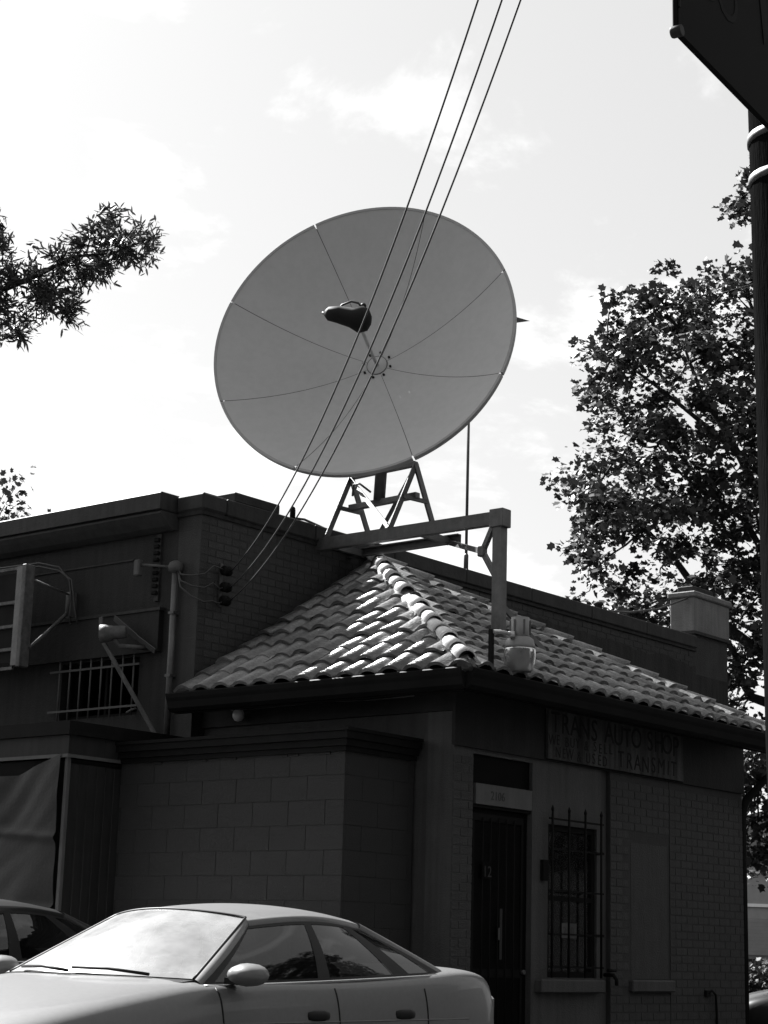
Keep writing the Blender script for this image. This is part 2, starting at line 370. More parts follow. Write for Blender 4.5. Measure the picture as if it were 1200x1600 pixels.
# painted bricks: nearest ones single, the rest one stuff part
bl = []
nz = 0.075
def brick_field(s0, s1, z0, z1, skip=None):
    k = 0; z = z0
    while z + nz <= z1 + 1e-4:
        x = s0 - (0.107 if k % 2 else 0.0)
        while x < s1 - 0.02:
            a_, b_ = max(x, s0), min(x + 0.204, s1)
            if b_ - a_ > 0.03 and not (skip and skip(a_, b_, z)): bl.append((a_, b_, z))
            x += 0.2135
        z += nz; k += 1
brick_field(0.002, DX0 - 0.002, 0.36, FR)
PX0, PX1 = 2.78, 3.44                                # bricked-up window
brick_field(2.424, 3.474, 0.36, FR, lambda a_, b_, z: b_ > PX0 - 0.02 and a_ < PX1 + 0.02 and 0.80 < z < 2.3)
brick_field(3.49, FL - 0.004, 0.36, FR)
bl.sort(key=lambda t: abs(t[0] - 1.5) * 0.9 + abs(t[2] - 2.0))
bmesh_cache = {}
def brick_mesh(w, dep=0.012, h=0.064):
    key = (round(w, 3), dep, h)
    if key not in bmesh_cache: bmesh_cache[key] = MB().box((0, -0.0015 - 0.0, 0), (w, dep, h)).mesh('brick')
    return bmesh_cache[key]
rest = MB()
for i, (a_, b_, z) in enumerate(bl):
    yj = random.uniform(-0.0015, 0.0008)
    par = wall_f if b_ < 0.3 else wall_r
    if i < 300: link('brick', brick_mesh(b_ - a_), 'brick', par, loc=(a_, yj, z + 0.005))
    else: rest.box((a_, -0.0015 + yj, z + 0.005), (b_, 0.012, z + 0.069))
rest.build('brickwork', 'brick', shop, kind='stuff')
b = MB().box((PX0, 0.0, 0.96), (PX1, 0.02, 2.2)); b.build('blocked_window', 'brick', shop)
b = MB().bbox((2.74, -0.05, 0.84), (3.50, 0.05, 0.95), 0.012); b.build('blocked_window_sill', 'stucco', shop)
# frieze, soffit, gutter
OV = 0.42
EZ = 3.40
b = MB(); b.box((-0.03, -0.03, FR), (FL + 0.0, 0.004, TOP)); b.build('frieze', 'frieze', shop)
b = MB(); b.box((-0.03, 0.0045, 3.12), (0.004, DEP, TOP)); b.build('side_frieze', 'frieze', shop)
ER = FL + 0.22
b = MB(); b.box((-OV + .05, -OV + .05, TOP + .002), (ER - .03, DEP, TOP + .03)); b.build('soffit', 'soffit', shop)
def gutter(p, q, out):
    """ogee gutter along an eave"""
    prof = [(0.0, -0.17), (0.05, -0.17), (0.085, -0.14), (0.10, -0.08), (0.115, -0.05), (0.125, -0.01), (0.115, 0.0), (0.10, -0.03), (0.02, -0.04), (0.0, -0.02)]
    P_, Q_ = Vector(p), Vector(q); o = Vector(out); mb = MB()
    V = [P_ + o * x + Vector((0, 0, z)) for x, z in prof] + [Q_ + o * x + Vector((0, 0, z)) for x, z in prof]
    n = len(prof)
    mb.add(V, [tuple(range(n)), tuple(range(n, 2 * n))[::-1]] + [(i, i + n, (i + 1) % n + n, (i + 1) % n) for i in range(n)], False)
    return mb
gutter((-OV - .02, -OV + .02, EZ - .01), (ER, -OV + .02, EZ - .01), (0, -1, 0)).build('gutter', 'black', shop)
gutter((-OV + .02, -OV - .02, EZ - .01), (-OV + .02, DEP, EZ - .01), (-1, 0, 0)).build('gutter', 'black', shop)
b = MB(); b.box((-OV + .02, -OV + .022, EZ - 0.19), (ER, -OV + .05, EZ - 0.012)); b.build('eave_board', 'black', shop)
b = MB(); b.box((-OV + .022, -OV + .052, EZ - 0.19), (-OV + .05, DEP, EZ - 0.012)); b.build('eave_board', 'black', shop)
b = MB(); b.tube([(ER - .1, -OV - .05, EZ - .14), (ER - .12, -OV + .06, EZ - .3), (FL + .06, -.02, EZ - .62), (FL + .06, .03, EZ - .8), (FL + .06, .03, 0.1)], 0.04, 8)
b.build('downpipe', 'soffit', shop)
# roof: two hipped slopes leaning on the taller building behind
E0 = Vector((-OV, -OV, EZ)); LU = 5.2; SX = 2.76; WW = 3.30; HH = 1.735
APEX = E0 + Vector((SX, WW, HH))
ER_ = E0 + Vector((LU, 0, 0)); EL_ = E0 + Vector((0, WW, 0))
b = MB()
dn = Vector((0, 0, -0.03))
b.add([E0 + dn, ER_ + dn, APEX + dn], [(0, 1, 2)]); b.add([E0 + dn, APEX + dn, EL_ + dn], [(0, 1, 2)]); b.add([ER_ + dn, ER_ + Vector((0, WW, -.03)), APEX + dn], [(0, 1, 2)])
roof = b.build('roof', 'soffit', shop)
TWD, TLN, TEX = 0.243, 0.385, 0.31
def s_profile(x):
    t = x / TWD; return 0.0235 * (1 - math.cos(2 * math.pi * (t + .07 * math.sin(2 * math.pi * t))))
def tile_geo(jz=0.0):
    """S-shaped roof tile: barrel + pan, open underneath, thick front edge"""
    xs = [0, 0.027, 0.054, 0.077, 0.099, 0.122, 0.144, 0.167, 0.19, 0.217, TWD + 0.005]
    z = [s_profile(min(x, TWD)) for x in xs]
    n = len(xs); V = []
    for x, h in zip(xs, z): V.append((x, 0, h + 0.044 + jz))
    for x, h in zip(xs, z): V.append((x, TLN, h + 0.008 + jz))
    for x, h in zip(xs, z): V.append((x, 0.001, h + 0.014 + jz))
    Fs = [(i, i + 1, n + i + 1, n + i) for i in range(n - 1)]
    Ff = [(2 * n + i, 2 * n + i + 1, i + 1, i) for i in range(n - 1)]
    return V, Fs, Ff
def clip_poly(pts, n, d):
    out = []
    for i in range(len(pts)):
        a_, b_ = pts[i], pts[(i + 1) % len(pts)]; da, db = a_.dot(n) - d, b_.dot(n) - d
        if da >= 0: out.append(a_)
        if (da >= 0) != (db >= 0): out.append(a_ + (b_ - a_) * (da / (da - db)))
    return out
tile_meshes = []
for q in range(3):
    V, Fs, Ff = tile_geo(0.0015 * q); mb = MB(); mb.add(V, Fs, True); mb.add([V[i] for i in range(len(V))], [], False)
    o = 0; mb.f += Ff; mb.sm += [False] * len(Ff); tile_meshes.append(mb.mesh('roof_tile'))
def lay_slope(org, ex, ey, ncol, nrow, planes, off=0.0):
    """ex along the eave, ey up the slope; planes: list of (normal, d) half-spaces in shop coordinates that keep a tile"""
    ez = ex.cross(ey).normalized()
    for r_ in range(nrow):
        for c_ in range(-1, ncol):
            base = org + ex * (c_ * TWD + off + random.uniform(-.004, .004)) + ey * (r_ * TEX - 0.07 + random.uniform(-.006, .006))
            tw = random.uniform(-0.02, 0.02); t1, t2 = random.gauss(0, .022), random.gauss(0, .03)
            ex2 = (ex + ey * tw + ez * t2).normalized(); ey2 = (ey - ex * tw + ez * t1); ey2 = (ey2 - ex2 * ey2.dot(ex2)).normalized(); ez2 = ex2.cross(ey2)
            lift = random.uniform(0, 0.010)
            Mx = Matrix((ex2, ey2, ez2)).transposed().to_4x4(); Mx.translation = base + ez * lift
            corners = [Mx @ Vector((x, y, 0)) for x in (0, TWD) for y in (0, TLN)]
            ins = [all(c.dot(n) - d >= 0 for c in corners) for n, d in planes]
            outs = [all(c.dot(n) - d < 0 for c in corners) for n, d in planes]
            if any(outs): continue
            if all(ins):
                o = link('roof_tile', random.choice(tile_meshes), 'tile', roof); o.matrix_local = Mx
            else:
                V, Fs, Ff = tile_geo(); mb = MB()
                V = [Mx @ Vector(p) for p in V]
                for f in Fs + Ff:
                    poly = [V[i] for i in f]
                    for n, d in planes:
                        poly = clip_poly(poly, n, d)
                        if len(poly) < 3: break
                    if len(poly) >= 3: mb.add(poly, [tuple(range(len(poly)))], False)
                if len(mb.f) > 3: mb.build('roof_tile', 'tile', roof)
def vplane(a_, b_, keep):
    d = (b_ - a_); n = Vector((-d.y, d.x, 0)).normalized()
    if (keep - a_).dot(n) < 0: n = -n
    return n, a_.dot(n) - 0.01
hipL = vplane(E0, APEX, EL_); hipF = vplane(E0, APEX, ER_); hipR = vplane(ER_, APEX, E0)
wallp = (Vector((0, -1, 0)), -(E0.y + WW + 0.0) + 0.03)
eyl = Vector((SX, 0, HH)).normalized(); eyf = Vector((0, WW, HH)).normalized()
lay_slope(E0 + Vector((0, WW, 0)), Vector((0, -1, 0)), eyl, 16, 12, [hipL, wallp], 0.02)
lay_slope(E0, Vector((1, 0, 0)), eyf, 25, 13, [hipF, hipR], 0.05)
def hip_caps(a_, b_, n, skip=(), r0=0.105, r1=0.085, up=0.045, material='ridge'):
    d = (b_ - a_); L = d.length; d.normalize(); ln = L / n; side = d.cross(Vector((0, 0, 1))).normalized(); upv = side.cross(d)
    seg = 7; V = []; ov = 0.05
    for y, r_, lift in ((0, r0, 0.022), (ln + ov, r1, 0.0)):
        for k in range(seg + 1):
            t = math.pi * (k / seg); V.append((math.cos(t) * r_, y, math.sin(t) * r_ + lift))
    V2 = [(x * .84, y + .001, z * .84 + (.003)) for x, y, z in V[:seg + 1]]
    mb = MB(); mb.add(V + V2, [], True)
    for k in range(seg): mb.f.append((k, seg + 1 + k, seg + 2 + k, k + 1)); mb.sm.append(True)
    for k in range(seg): mb.f.append((k, k + 1, 2 * seg + 3 + k, 2 * seg + 2 + k)); mb.sm.append(False)
    me = mb.mesh('hip_tile')
    for i in range(n):
        if i in skip: continue
        Mx = Matrix((side, d, upv)).transposed().to_4x4(); Mx.translation = a_ + d * (i * ln) + upv * (up + random.uniform(-.004, .006)) + side * random.uniform(-.008, .008)
        o = link('hip_tile', me, material, roof); o.matrix_local = Mx @ Matrix.Rotation(random.uniform(-.025, .025), 4, 'Z')
    mb = MB(); mb.tube([a_ + upv * 0.0, b_ - d * .02 + upv * 0.0], 0.085, 6); mb.build('hip_mortar', 'mortar', roof)
hip_caps(E0, APEX, 14, skip=(7,), r0=.084, r1=.07, up=.04)
hip_caps(ER_, APEX + Vector((.02, -.02, 0)), 14, r0=.085, r1=.07, up=.012, material='tile')

# door
door = MB().box((DX0 + .01, 0.06, 0.12), (DX1 - .004, 0.10, 2.34)).build('door', 'door', shop)
b = MB()
for x0, x1, z0, z1 in ((DX0 + .07, DX0 + .10, .2, 2.3), (DX1 - .10, DX1 - .07, .2, 2.3), (DX0 + .1, DX1 - .1, 2.24, 2.30), (DX0 + .1, DX1 - .1, .95, 1.02), (DX0 + .1, DX1 - .1, .2, .3)):
    b.box((x0, .048, z0), (x1, .0595, z1))
b.build('door_rail', 'black', door)
for i in range(5):
    MB().tube([(DX0 + .2 + i * .115, .036, .22), (DX0 + .2 + i * .115, .036, 2.27)], .007, 6).build('bar', 'black', door)
MB().box((DX0 + .47, .041, 1.10), (DX0 + .505, .047, 1.52)).build('push_plate', 'coping', door)
MB().bbox((DX0 + .44, .038, 1.26), (DX0 + .47, .047, 1.36), .004).build('handle', 'darksteel', door)
nb = MB().box((DX0 + .19, .028, 1.76), (DX0 + .32, .032, 1.90)).build('door_number_sticker', 'door', door)
text_mesh('door_number', '12', .13, 'coping', door, face_u(DX0 + .195, .027, 1.775), .001)
MB().tube([(DX1 - .08, .05, 1.0), (DX1 - .08, .015, 1.0)], .02, 8).build('door_knob', 'darksteel', door)
MB().box((DX0 + .004, .02, 2.345), (DX1 - .004, .1, 2.37)).build('door_lintel', 'black', shop)
tr = MB().box((DX0 + .045, .0, 2.372), (DX1 - .012, .04, 2.545)).build('transom_panel', 'transom', shop)
text_mesh('house_number', '2106', .105, 'ink', tr, face_u(DX0 + .255, -.0015, 2.42), .0015)
b = MB().box((DX0 + .002, .04, 2.55), (DX1 - .002, .08, 2.79)); b.build('transom_light', 'door', shop)
MB().box((DX0 + .0, -0.02, 0.0), (DX1 - .0, T + .1, 0.12)).build('door_step', 'concrete', shop)
# window with interior clutter
win = MB()
for x0, x1, z0, z1 in ((WX0, WX0 + .05, WZ0, WZ1), (WX1 - .05, WX1, WZ0, WZ1), (WX0 + .05, WX1 - .05, WZ0, WZ0 + .05), (WX0 + .05, WX1 - .05, WZ1 - .05, WZ1), (WX0 + .05, WX1 - .05, 1.62, 1.66)):
    win.box((x0, .03, z0), (x1, .08, z1))
win = win.build('window', 'black', shop)
MB().box((WX0 + .05, .052, WZ0 + .05), (WX1 - .05, .057, 1.62)).build('pane', 'glass', win)
MB().box((WX0 + .05, .052, 1.66), (WX1 - .05, .057, WZ1 - .05)).build('pane', 'glass', win)
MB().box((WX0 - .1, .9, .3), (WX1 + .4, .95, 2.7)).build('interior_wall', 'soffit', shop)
MB().bbox((1.22, -0.075, 0.83), (2.23, 0.12, 0.945), .012).build('window_sill', 'stucco', shop)
sg_ = tag(MB().bbox((WX0 + .28, .043, 1.30), (WX0 + .52, .046, 1.43), .001).build('window_notice', 'trim'), 'small pale paper notice stuck on the pane of the barred window', 'notice')
sg_.matrix_world = UV @ Matrix.Rotation(0.0, 4, 'Z')
text_mesh('notice_text', '2:30', .10, 'ink', sg_, face_u(WX0 + .30, .0425, 1.33), .0008)
bx = thing('window_box', 'tall grey taped carton standing inside the barred window', 'box', mw=UV)
MB().bbox((WX0 + .33, .09, 1.0), (WX0 + .72, .35, 1.26), .006).build('carton', 'paper', bx)
MB().bbox((WX0 + .12, .10, 1.0), (WX0 + .325, .30, 1.255), .006).build('carton_side', 'seat', bx)
MB().box((WX0 + .455, .086, 1.0), (WX0 + .495, .0895, 1.235)).build('tape', 'transom', bx)
# window grille
gr = thing('window_grille', 'black iron bar grille fixed over the narrow shop window', 'grille', mw=UV)
for i in range(4):
    x = WX0 - .05 + i * (WX1 - WX0 - .0) / 3
    b = MB(); b.tube([(x, -.075, WZ0 + .0), (x, -.075, 2.385)], .011, 6); b.lathe([(.011, 0), (.016, .02), (.0, .06)], 6, org=(x, -.075, 2.385)); b.build('bar', 'black', gr)
for z in (1.05, 1.33, 1.70, 2.06, 2.32):
    b = MB(); b.box((WX0 - .09, -.072, z - .008), (WX1 + .0, -.062, z + .008)); b.build('rail', 'black', gr)
for z in (1.33, 2.06):
    b = MB(); b.box((WX1 - .02, -.072, z - .012), (WX1 + .005, .004, z + .012)); b.build('stand_off', 'black', gr)
MB().box((WX0 - .12, -.03, 1.78), (WX0 - .05, .004, 1.96)).build('hasp', 'black', gr)
# tap and junk by the sill
tp_ = thing('wall_tap', 'small dark tap on the wall at the end of the window sill', 'tap', mw=UV)
MB().tube([(2.32, .0, .99), (2.32, -.1, .99), (2.32, -.13, .95), (2.32, -.13, .90)], .018, 8).build('spout', 'black', tp_)
MB().tube([(2.27, -.07, 1.03), (2.40, -.07, 1.03)], .014, 6).build('handle', 'black', tp_)
hs = thing('wall_hose', 'thin dark hose hanging from a hook low on the shop wall', 'hose', mw=UV)
MB().tube([(4.16, -.02, .83), (4.22, -.03, .86), (4.30, -.03, .82), (4.33, -.02, .70), (4.34, -.02, .5), (4.34, -.02, .1)], .012, 6).build('tube', 'black', hs)
MB().box((4.12, -.03, .80), (4.2, .002, .86)).build('hook', 'black', hs)
# shop sign
sn = thing('shop_sign', 'weathered streaked shop board lettered TRANS AUTO SHOP under the eave', 'sign', mw=UV)
b = MB()
for i in range(4):
    x0 = 1.305 + i * .592; MB().box((x0, -.055, 2.845), (x0 + .589, -.034, 3.31)).build('board', 'sign', sn)
MB().box((1.29, -.034, 2.835), (3.68, -.0305, 3.32)).build('backing', 'black', sn)
def letters(body, size, x, z, adv, sx):
    for ch_ in body:
        if ch_ != ' ':
            o = text_mesh('letter', ch_, size * random.uniform(.95, 1.05), 'letter', sn, Matrix.Identity(4), .001, 'CENTER', sx)
            o.data.transform(face_u(x + adv * (.5 if ch_ != 'I' else .4), -.0565 - random.uniform(0, .0006), z + random.uniform(-.006, .006)) @ Matrix.Rotation(random.uniform(-.05, .05), 4, 'Z'))
        x += adv * (.62 if ch_ in 'I ' else 1.0)
letters('TRANS AUTO SHOP', .27, 1.345, 3.08, .1585, .9)
letters('WE BUY & SELL', .135, 1.33, 2.975, .089, .85)
letters('NEW & USED', .135, 1.42, 2.862, .094, .85)
letters('TRANSMIT', .21, 2.45, 2.875, .145, .85)
# bulb lamp and wire under the side eave
lamp = thing('eave_bulb', 'bare round white bulb under the dark side eave', 'lamp', mw=UV)
MB().lathe([(.0, -.055), (.035, -.045), (.053, -.018), (.055, .01), (.045, .04), (.028, .06)], 16, org=(-.10, 2.40, 3.20)).build('globe', 'white', lamp)
MB().lathe([(.028, .0), (.03, .05), (.02, .07)], 10, org=(-.10, 2.40, 3.262)).build('socket', 'black', lamp)
MB().tube([(-.1, 2.40, 3.31), (-.08, 2.46, 3.34), (-.04, 2.50, 3.345)], .012, 6).build('arm', 'black', lamp)
tag(MB().tube([(-.045, 2.95, 3.29), (-.045, 2.6, 3.285), (-.045, 2.5, 3.255), (-.045, 1.9, 3.265), (-.045, 1.4, 3.27), (-.045, .9, 3.255), (-.045, .4, 3.262)], .007, 6).build('eave_wire', 'steel'),
    'thin slack wire run along the dark frieze under the side eave', 'wire').matrix_world = UV

# ------------------------------------------------------------------ block annex in front of the shop's side
TB, B0, B1, BT = 0.93, 0.395, 3.02, 2.72
ann = thing('block_annex', 'low flat topped concrete block annex with dark cornice behind the silver car', 'building', mw=UV)
core = MB().box((-TB + .0035, B0 + .0035, 0), (-.032, B1 + .0, BT)).build('wall', 'blockjoint', ann)
bs = {}
def block(x0, y0, z, lx, ly, par):
    k = (round(lx, 3), round(ly, 3))
    if k not in bs: bs[k] = MB().bbox((0, 0, 0), (lx, ly, .1965), .0015).mesh('block')
    return link('block', bs[k], 'block', par, loc=(x0, y0, z))
for r_ in range(2, 14):
    z = BT - .2 * (14 - r_) + .2 - .2; off = 0.2 if r_ % 2 else 0.0
    y = B0 - off
    while y < B1 - .02:
        a_, b_ = max(y, B0), min(y + .396, B1)
        if b_ - a_ > .04: block(-TB + random.uniform(-.0015, .0015), a_, z, .03, b_ - a_, core)
        y += .4
    x = -TB + .032 - (0.2 if not r_ % 2 else 0)
    while x < -.04:
        a_, b_ = max(x, -TB + .032), min(x + .396, -.034)
        if b_ - a_ > .04: block(a_, B0 + random.uniform(-.0015, .0015), z, b_ - a_, .03, core)
        x += .4
def cornice_run(lo, hi, steps, name, material, par, front_s, right_w):
    """stepped moulding round the front and the near end of a flat roof"""
    for i, (o, z0, z1) in enumerate(steps):
        mb = MB(); mb.box((front_s - o, right_w - o, z0), (front_s + .02, hi, z1)); mb.box((front_s + .022, right_w - o, z0), (-.034, right_w + .02, z1))
        mb.build(name, material, par)
cornice_run(0, B1, [(.03, 2.705, 2.745), (.055, 2.747, 2.80), (.085, 2.802, 2.86), (.10, 2.862, 2.89)], 'cornice', 'black', ann, -TB, B0)
MB().box((-TB + .02, B0 + .02, BT + .17), (-.034, B1, BT + .18)).build('roof', 'soffit', ann)
for y in (0.55, 0.9, 1.02, 1.6, 1.95, 2.5):      # broken mortar under the cornice
    MB().bbox((-TB - .012, y, 2.685), (-TB + .01, y + random.uniform(.04, .12), 2.703), .004).build('mortar_lump', 'block', ann)

# ------------------------------------------------------------------ storefront left of the annex, closed by a tarpaulin
st = thing('closed_storefront', 'sheet metal clad storefront at far left closed off by a tarpaulin', 'storefront', mw=UV)
TS, S0, S1 = 1.55, 3.03, 7.6
MB().box((-TS + .05, S0 + .04, 0), (-.17, S1, 2.70)).build('wall', 'soffit', st)
for i in range(6):
    x0 = -TS + .04 + i * .102; MB().bbox((x0, S0, 0), (x0 + .099, S0 + .03 + random.uniform(-.002, .004), 2.66), .006).build('panel', 'sheet', st)
MB().bbox((-TS - .012, S0 - .008, 0), (-TS + .032, S0 + .032, 2.72), .006).build('corner_post', 'trim', st)
MB().box((-TS - .02, S0 - .02, 2.722), (-TS + .4, S1, 2.90)).build('fascia', 'sheet', st)
MB().box((-TS + .402, S0 - .02, 2.722), (-.96, S0 + .1, 2.90)).build('fascia', 'sheet', st)
MB().box((-TS - .035, S0 - .03, 2.705), (-.96, S0 - .022, 2.735)).build('drip_rail', 'trim', st)
MB().box((-TS - .035, S0 - .0215, 2.705), (-TS - .0205, S1, 2.735)).build('drip_rail', 'trim', st)
MB().box((-TS - .06, S0 - .06, 2.902), (-.16, S1, 3.02)).build('roof_edge', 'black', st)
def tarp(uu, vv):
    y = S0 + .05 + uu * 4.4; z = 0.15 + vv * (2.42 - .0)
    if vv > .8: z += (vv - .8) / .2 * max(0, .17 * (1 - uu * 7.5)) * 1.0
    sag = .02 * math.sin(uu * 20 + vv * 5) + .028 * noise.noise(Vector((uu * 7 + vv * 2.2, vv * 5 - uu * 3, 2.0))) + .015 * noise.noise(Vector((uu * 20 + vv * 14, vv * 6, 7.0)))
    fold = 0.05 * math.exp(-((vv - (.52 + .05 * uu)) / .012) ** 2) * (1 if uu < .35 else .3) + .035 * math.exp(-((vv - (.77 + .15 * uu)) / .015) ** 2)
    return (-TS - .02 + sag - fold - .03 * (1 - vv), y, z)
o = tag(MB().grid(tarp, 90, 110).build('tarpaulin', 'tarp'), 'creased grey tarpaulin hung across the storefront opening at far left', 'tarpaulin'); o.matrix_world = UV

# ------------------------------------------------------------------ taller main building behind
MS, MW = -0.15, 2.95                                 # its corner in shop coordinates
MM = UV @ Matrix.Translation((MS, MW, 0))
main = thing('parapet_building', 'taller dark flat roofed brick building with parapet and chimney carrying the dish', 'building', mw=MM)
MT = 5.36; ML = 9.35
b = MB()
b.box((0.012, 0.0028, 0), (ML, 0.3, MT - .12)); wall_u = b.build('brick_wall', 'joint', main)
b = MB(); b.box((0.004, 0.302, 0), (0.3, .75, MT - .12)); b.box((0.004, .75, 0), (.3, 1.86, 3.28)); b.box((0.004, .75, 3.84), (.3, 1.86, MT - .12)); b.box((0.004, 1.86, 0), (.3, 9.5, MT - .12))
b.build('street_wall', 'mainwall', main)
MB().box((.3, .3, 4.98), (ML, 9.5, 5.02)).build('roof', 'soffit', main)
MB().box((0.0, 0.0, 0), (0.0115, 0.301, MT - .12)).build('corner_pilaster', 'mainbrick', main)
bl = []
z = 3.42; k = 0
while z + .075 < MT - .20:
    x = 0.0 - (.107 if k % 2 else 0)
    while x < 9.3:
        a_, b_ = max(x, 0.002), min(x + .204, 9.3)
        # keep only what rises clear of the tiled roof
        s_ = (a_ + b_) / 2 + MS + OV
        rz_ = EZ + HH * min(s_ / SX, (LU - s_) / (LU - SX)) if s_ < LU else 0
        if b_ - a_ > .03 and z + .075 > rz_ - .1: bl.append((a_, b_, z))
        x += .2135
    z += nz; k += 1
bl.sort(key=lambda t: t[0] + .2 * (t[2] > 5))
rest = MB()
for i, (a_, b_, z) in enumerate(bl):
    yj = random.uniform(-.0015, .0008)
    if i < 300: link('brick', brick_mesh(b_ - a_), 'mainbrick', wall_u, loc=(a_, yj, z + .005))
    else: rest.box((a_, -.0015 + yj, z + .005), (b_, .012, z + .069))
rest.build('brickwork', 'mainbrick', main, kind='stuff')
# parapet coping on the long side: stepped dark band
for i in range(7):
    x0 = .302 + i * 1.292
    MB().bbox((x0, -.045, MT - .165), (x0 + 1.289, .34, MT), .012).build('coping', 'coping', main)
MB().box((.0, -.022, MT - .205), (ML, .002, MT - .167)).build('coping_band', 'patch', main)
MB().bbox((.42, -.02, MT + .002), (1.07, .5, MT + .10), .01).build('roof_box', 'coping', main)
# tar-patched wall surface right of the tile roof
def wavy(uu, vv):
    x = 2.75 + uu * 6.6; zt = 5.06 - .10 * uu + .05 * noise.noise(Vector((uu * 14, 0, 3.3))) + .03 * noise.noise(Vector((uu * 50, 0, 1.3)))
    return (x, -.007, 3.2 + (zt - 3.2) * vv)
MB().grid(wavy, 90, 1, False).build('tar_patch', 'patch', main)
# cornice on the street side
def cprism(prof, name, material, y0=.325, y1=9.5):
    MB().prism(prof, y0, y1, lambda x, y, z: (x, z, y)).build(name, material, main)
cprism([(-.25, 5.205), (-.25, 5.36), (-.24, 5.372), (.29, 5.372), (.29, 5.245), (.0, 5.245), (.0, 5.205)], 'cornice', 'cornice')
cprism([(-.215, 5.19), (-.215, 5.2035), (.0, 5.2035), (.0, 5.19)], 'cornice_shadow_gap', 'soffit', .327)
cprism([(-.235, 5.165), (-.225, 5.188), (.0, 5.188), (.0, 5.03), (-.05, 5.03), (-.12, 5.06), (-.19, 5.12)], 'cornice_cove', 'coping')
MB().bbox((-.035, -.045, MT - .165), (.3, .3245, MT + .004), .02).build('corner_coping', 'coping', main)
MB().box((-.02, -.02, 5.155), (-.0005, .3245, 5.193)).build('corner_band', 'patch', main)
# painted sign panel outline, dark band over the barred window
MB().box((-.06, .45, 3.86), (0.0, 6.0, 4.255)).build('shutter_band', 'frieze', main)
MB().box((-.075, .43, 4.257), (0.0, 6.0, 4.285)).build('band_ledge', 'cornice', main)
MB().box((-.012, .9, 4.80), (.002, 6.0, 4.815)).build('string_course', 'coping', main)
# barred window
wn = MB(); wn.box((.1, .75, 3.28), (.14, 1.86, 3.32)); wn.box((.1, .75, 3.8), (.14, 1.86, 3.84)); wn.box((.1, .75, 3.32), (.14, .79, 3.8)); wn.box((.1, 1.82, 3.32), (.14, 1.86, 3.8)); wn.box((.1, 1.29, 3.32), (.14, 1.32, 3.8))
wn = wn.build('window', 'black', main)
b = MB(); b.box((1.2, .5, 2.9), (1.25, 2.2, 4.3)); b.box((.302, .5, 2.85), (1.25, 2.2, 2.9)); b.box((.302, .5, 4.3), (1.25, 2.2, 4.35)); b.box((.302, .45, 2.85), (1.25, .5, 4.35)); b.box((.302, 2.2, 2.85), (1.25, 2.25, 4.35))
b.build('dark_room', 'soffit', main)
wb = thing('window_bars', 'light painted bars across the small upper window at left', 'grille', mw=MM)
for i in range(8):
    y = .78 + i * .152; MB().tube([(-.04, y, 3.27), (-.04, y, 3.86)], .010, 6).build('bar', 'trim', wb)
for z in (3.36, 3.76): MB().box((-.052, .70, z - .010), (-.042, 1.98, z + .010)).build('rail', 'trim', wb)
MB().tube([(-.05, .70, 3.33), (-.08, .74, 3.31), (-.08, .80, 3.29)], .012, 6).build('latch', 'trim', wb)
# chimney
ch = MB().box((9.36, 0.03, 3.0), (10.28, .34, 5.42)).build('chimney', 'mainbrick', main)
MB().box((9.355, 0.026, 3.0), (10.285, .2, 4.86)).build('chimney_base', 'patch', ch)
MB().bbox((9.34, .0, 5.435), (10.30, .37, 5.90), .01).build('chimney_shaft', 'chimney', ch)
MB().bbox((9.31, -.03, 5.90), (10.33, .40, 5.98), .015).build('chimney_cap', 'chimney', ch)
MB().bbox((9.45, .08, 5.98), (10.0, .32, 6.08), .01).build('chimney_pot', 'coping', ch)
MB().box((9.33, -.012, 5.40), (10.31, .38, 5.432)).build('chimney_band', 'coping', ch)
gy = tag(MB().tube([(9.32, .1, 5.88), (8.6, .12, 5.62), (7.9, .15, 5.47), (7.3, .2, 5.40)], .014, 6).build('guy_wire', 'cable'), 'dark cable sloping from the chimney down to the parapet', 'cable'); gy.matrix_world = MM

# roof things on the parapet
vp = thing('roof_vent', 'small round vent stub on the right parapet near the chimney', 'vent', mw=MM)
MB().lathe([(.05, 0), (.05, .07), (.065, .075), (.065, .10), (.03, .12)], 12, org=(7.13, .1, MT)).build('stub', 'coping', vp)
vp = thing('vent_pipe', 'short dark vent pipe standing on the left parapet', 'vent', mw=MM)
MB().lathe([(.03, 0), (.03, .12), (.026, .15), (.012, .165)], 10, org=(1.39, .1, MT)).build('stub', 'black', vp)
o = tag(MB().tube([(1.42, .1, MT + .05), (1.55, .08, MT + .06), (1.75, .06, MT + .03), (1.93, .04, MT - .0), (2.05, -.02, MT - .04)], .013, 6).build('coax_cable', 'cable'), 'dark cable curling over the parapet to the dish platform', 'cable'); o.matrix_world = MM
ms = thing('antenna_mast', 'thin dark vertical mast rising from the right parapet behind the dish', 'mast', mw=MM)
MB().tube([(4.35, .1, MT), (4.35, .1, 8.1)], .017, 8).build('pole', 'darksteel', ms)
MB().lathe([(.028, 0), (.028, .2), (.02, .22)], 10, org=(4.35, .1, MT)).build('base', 'darksteel', ms)

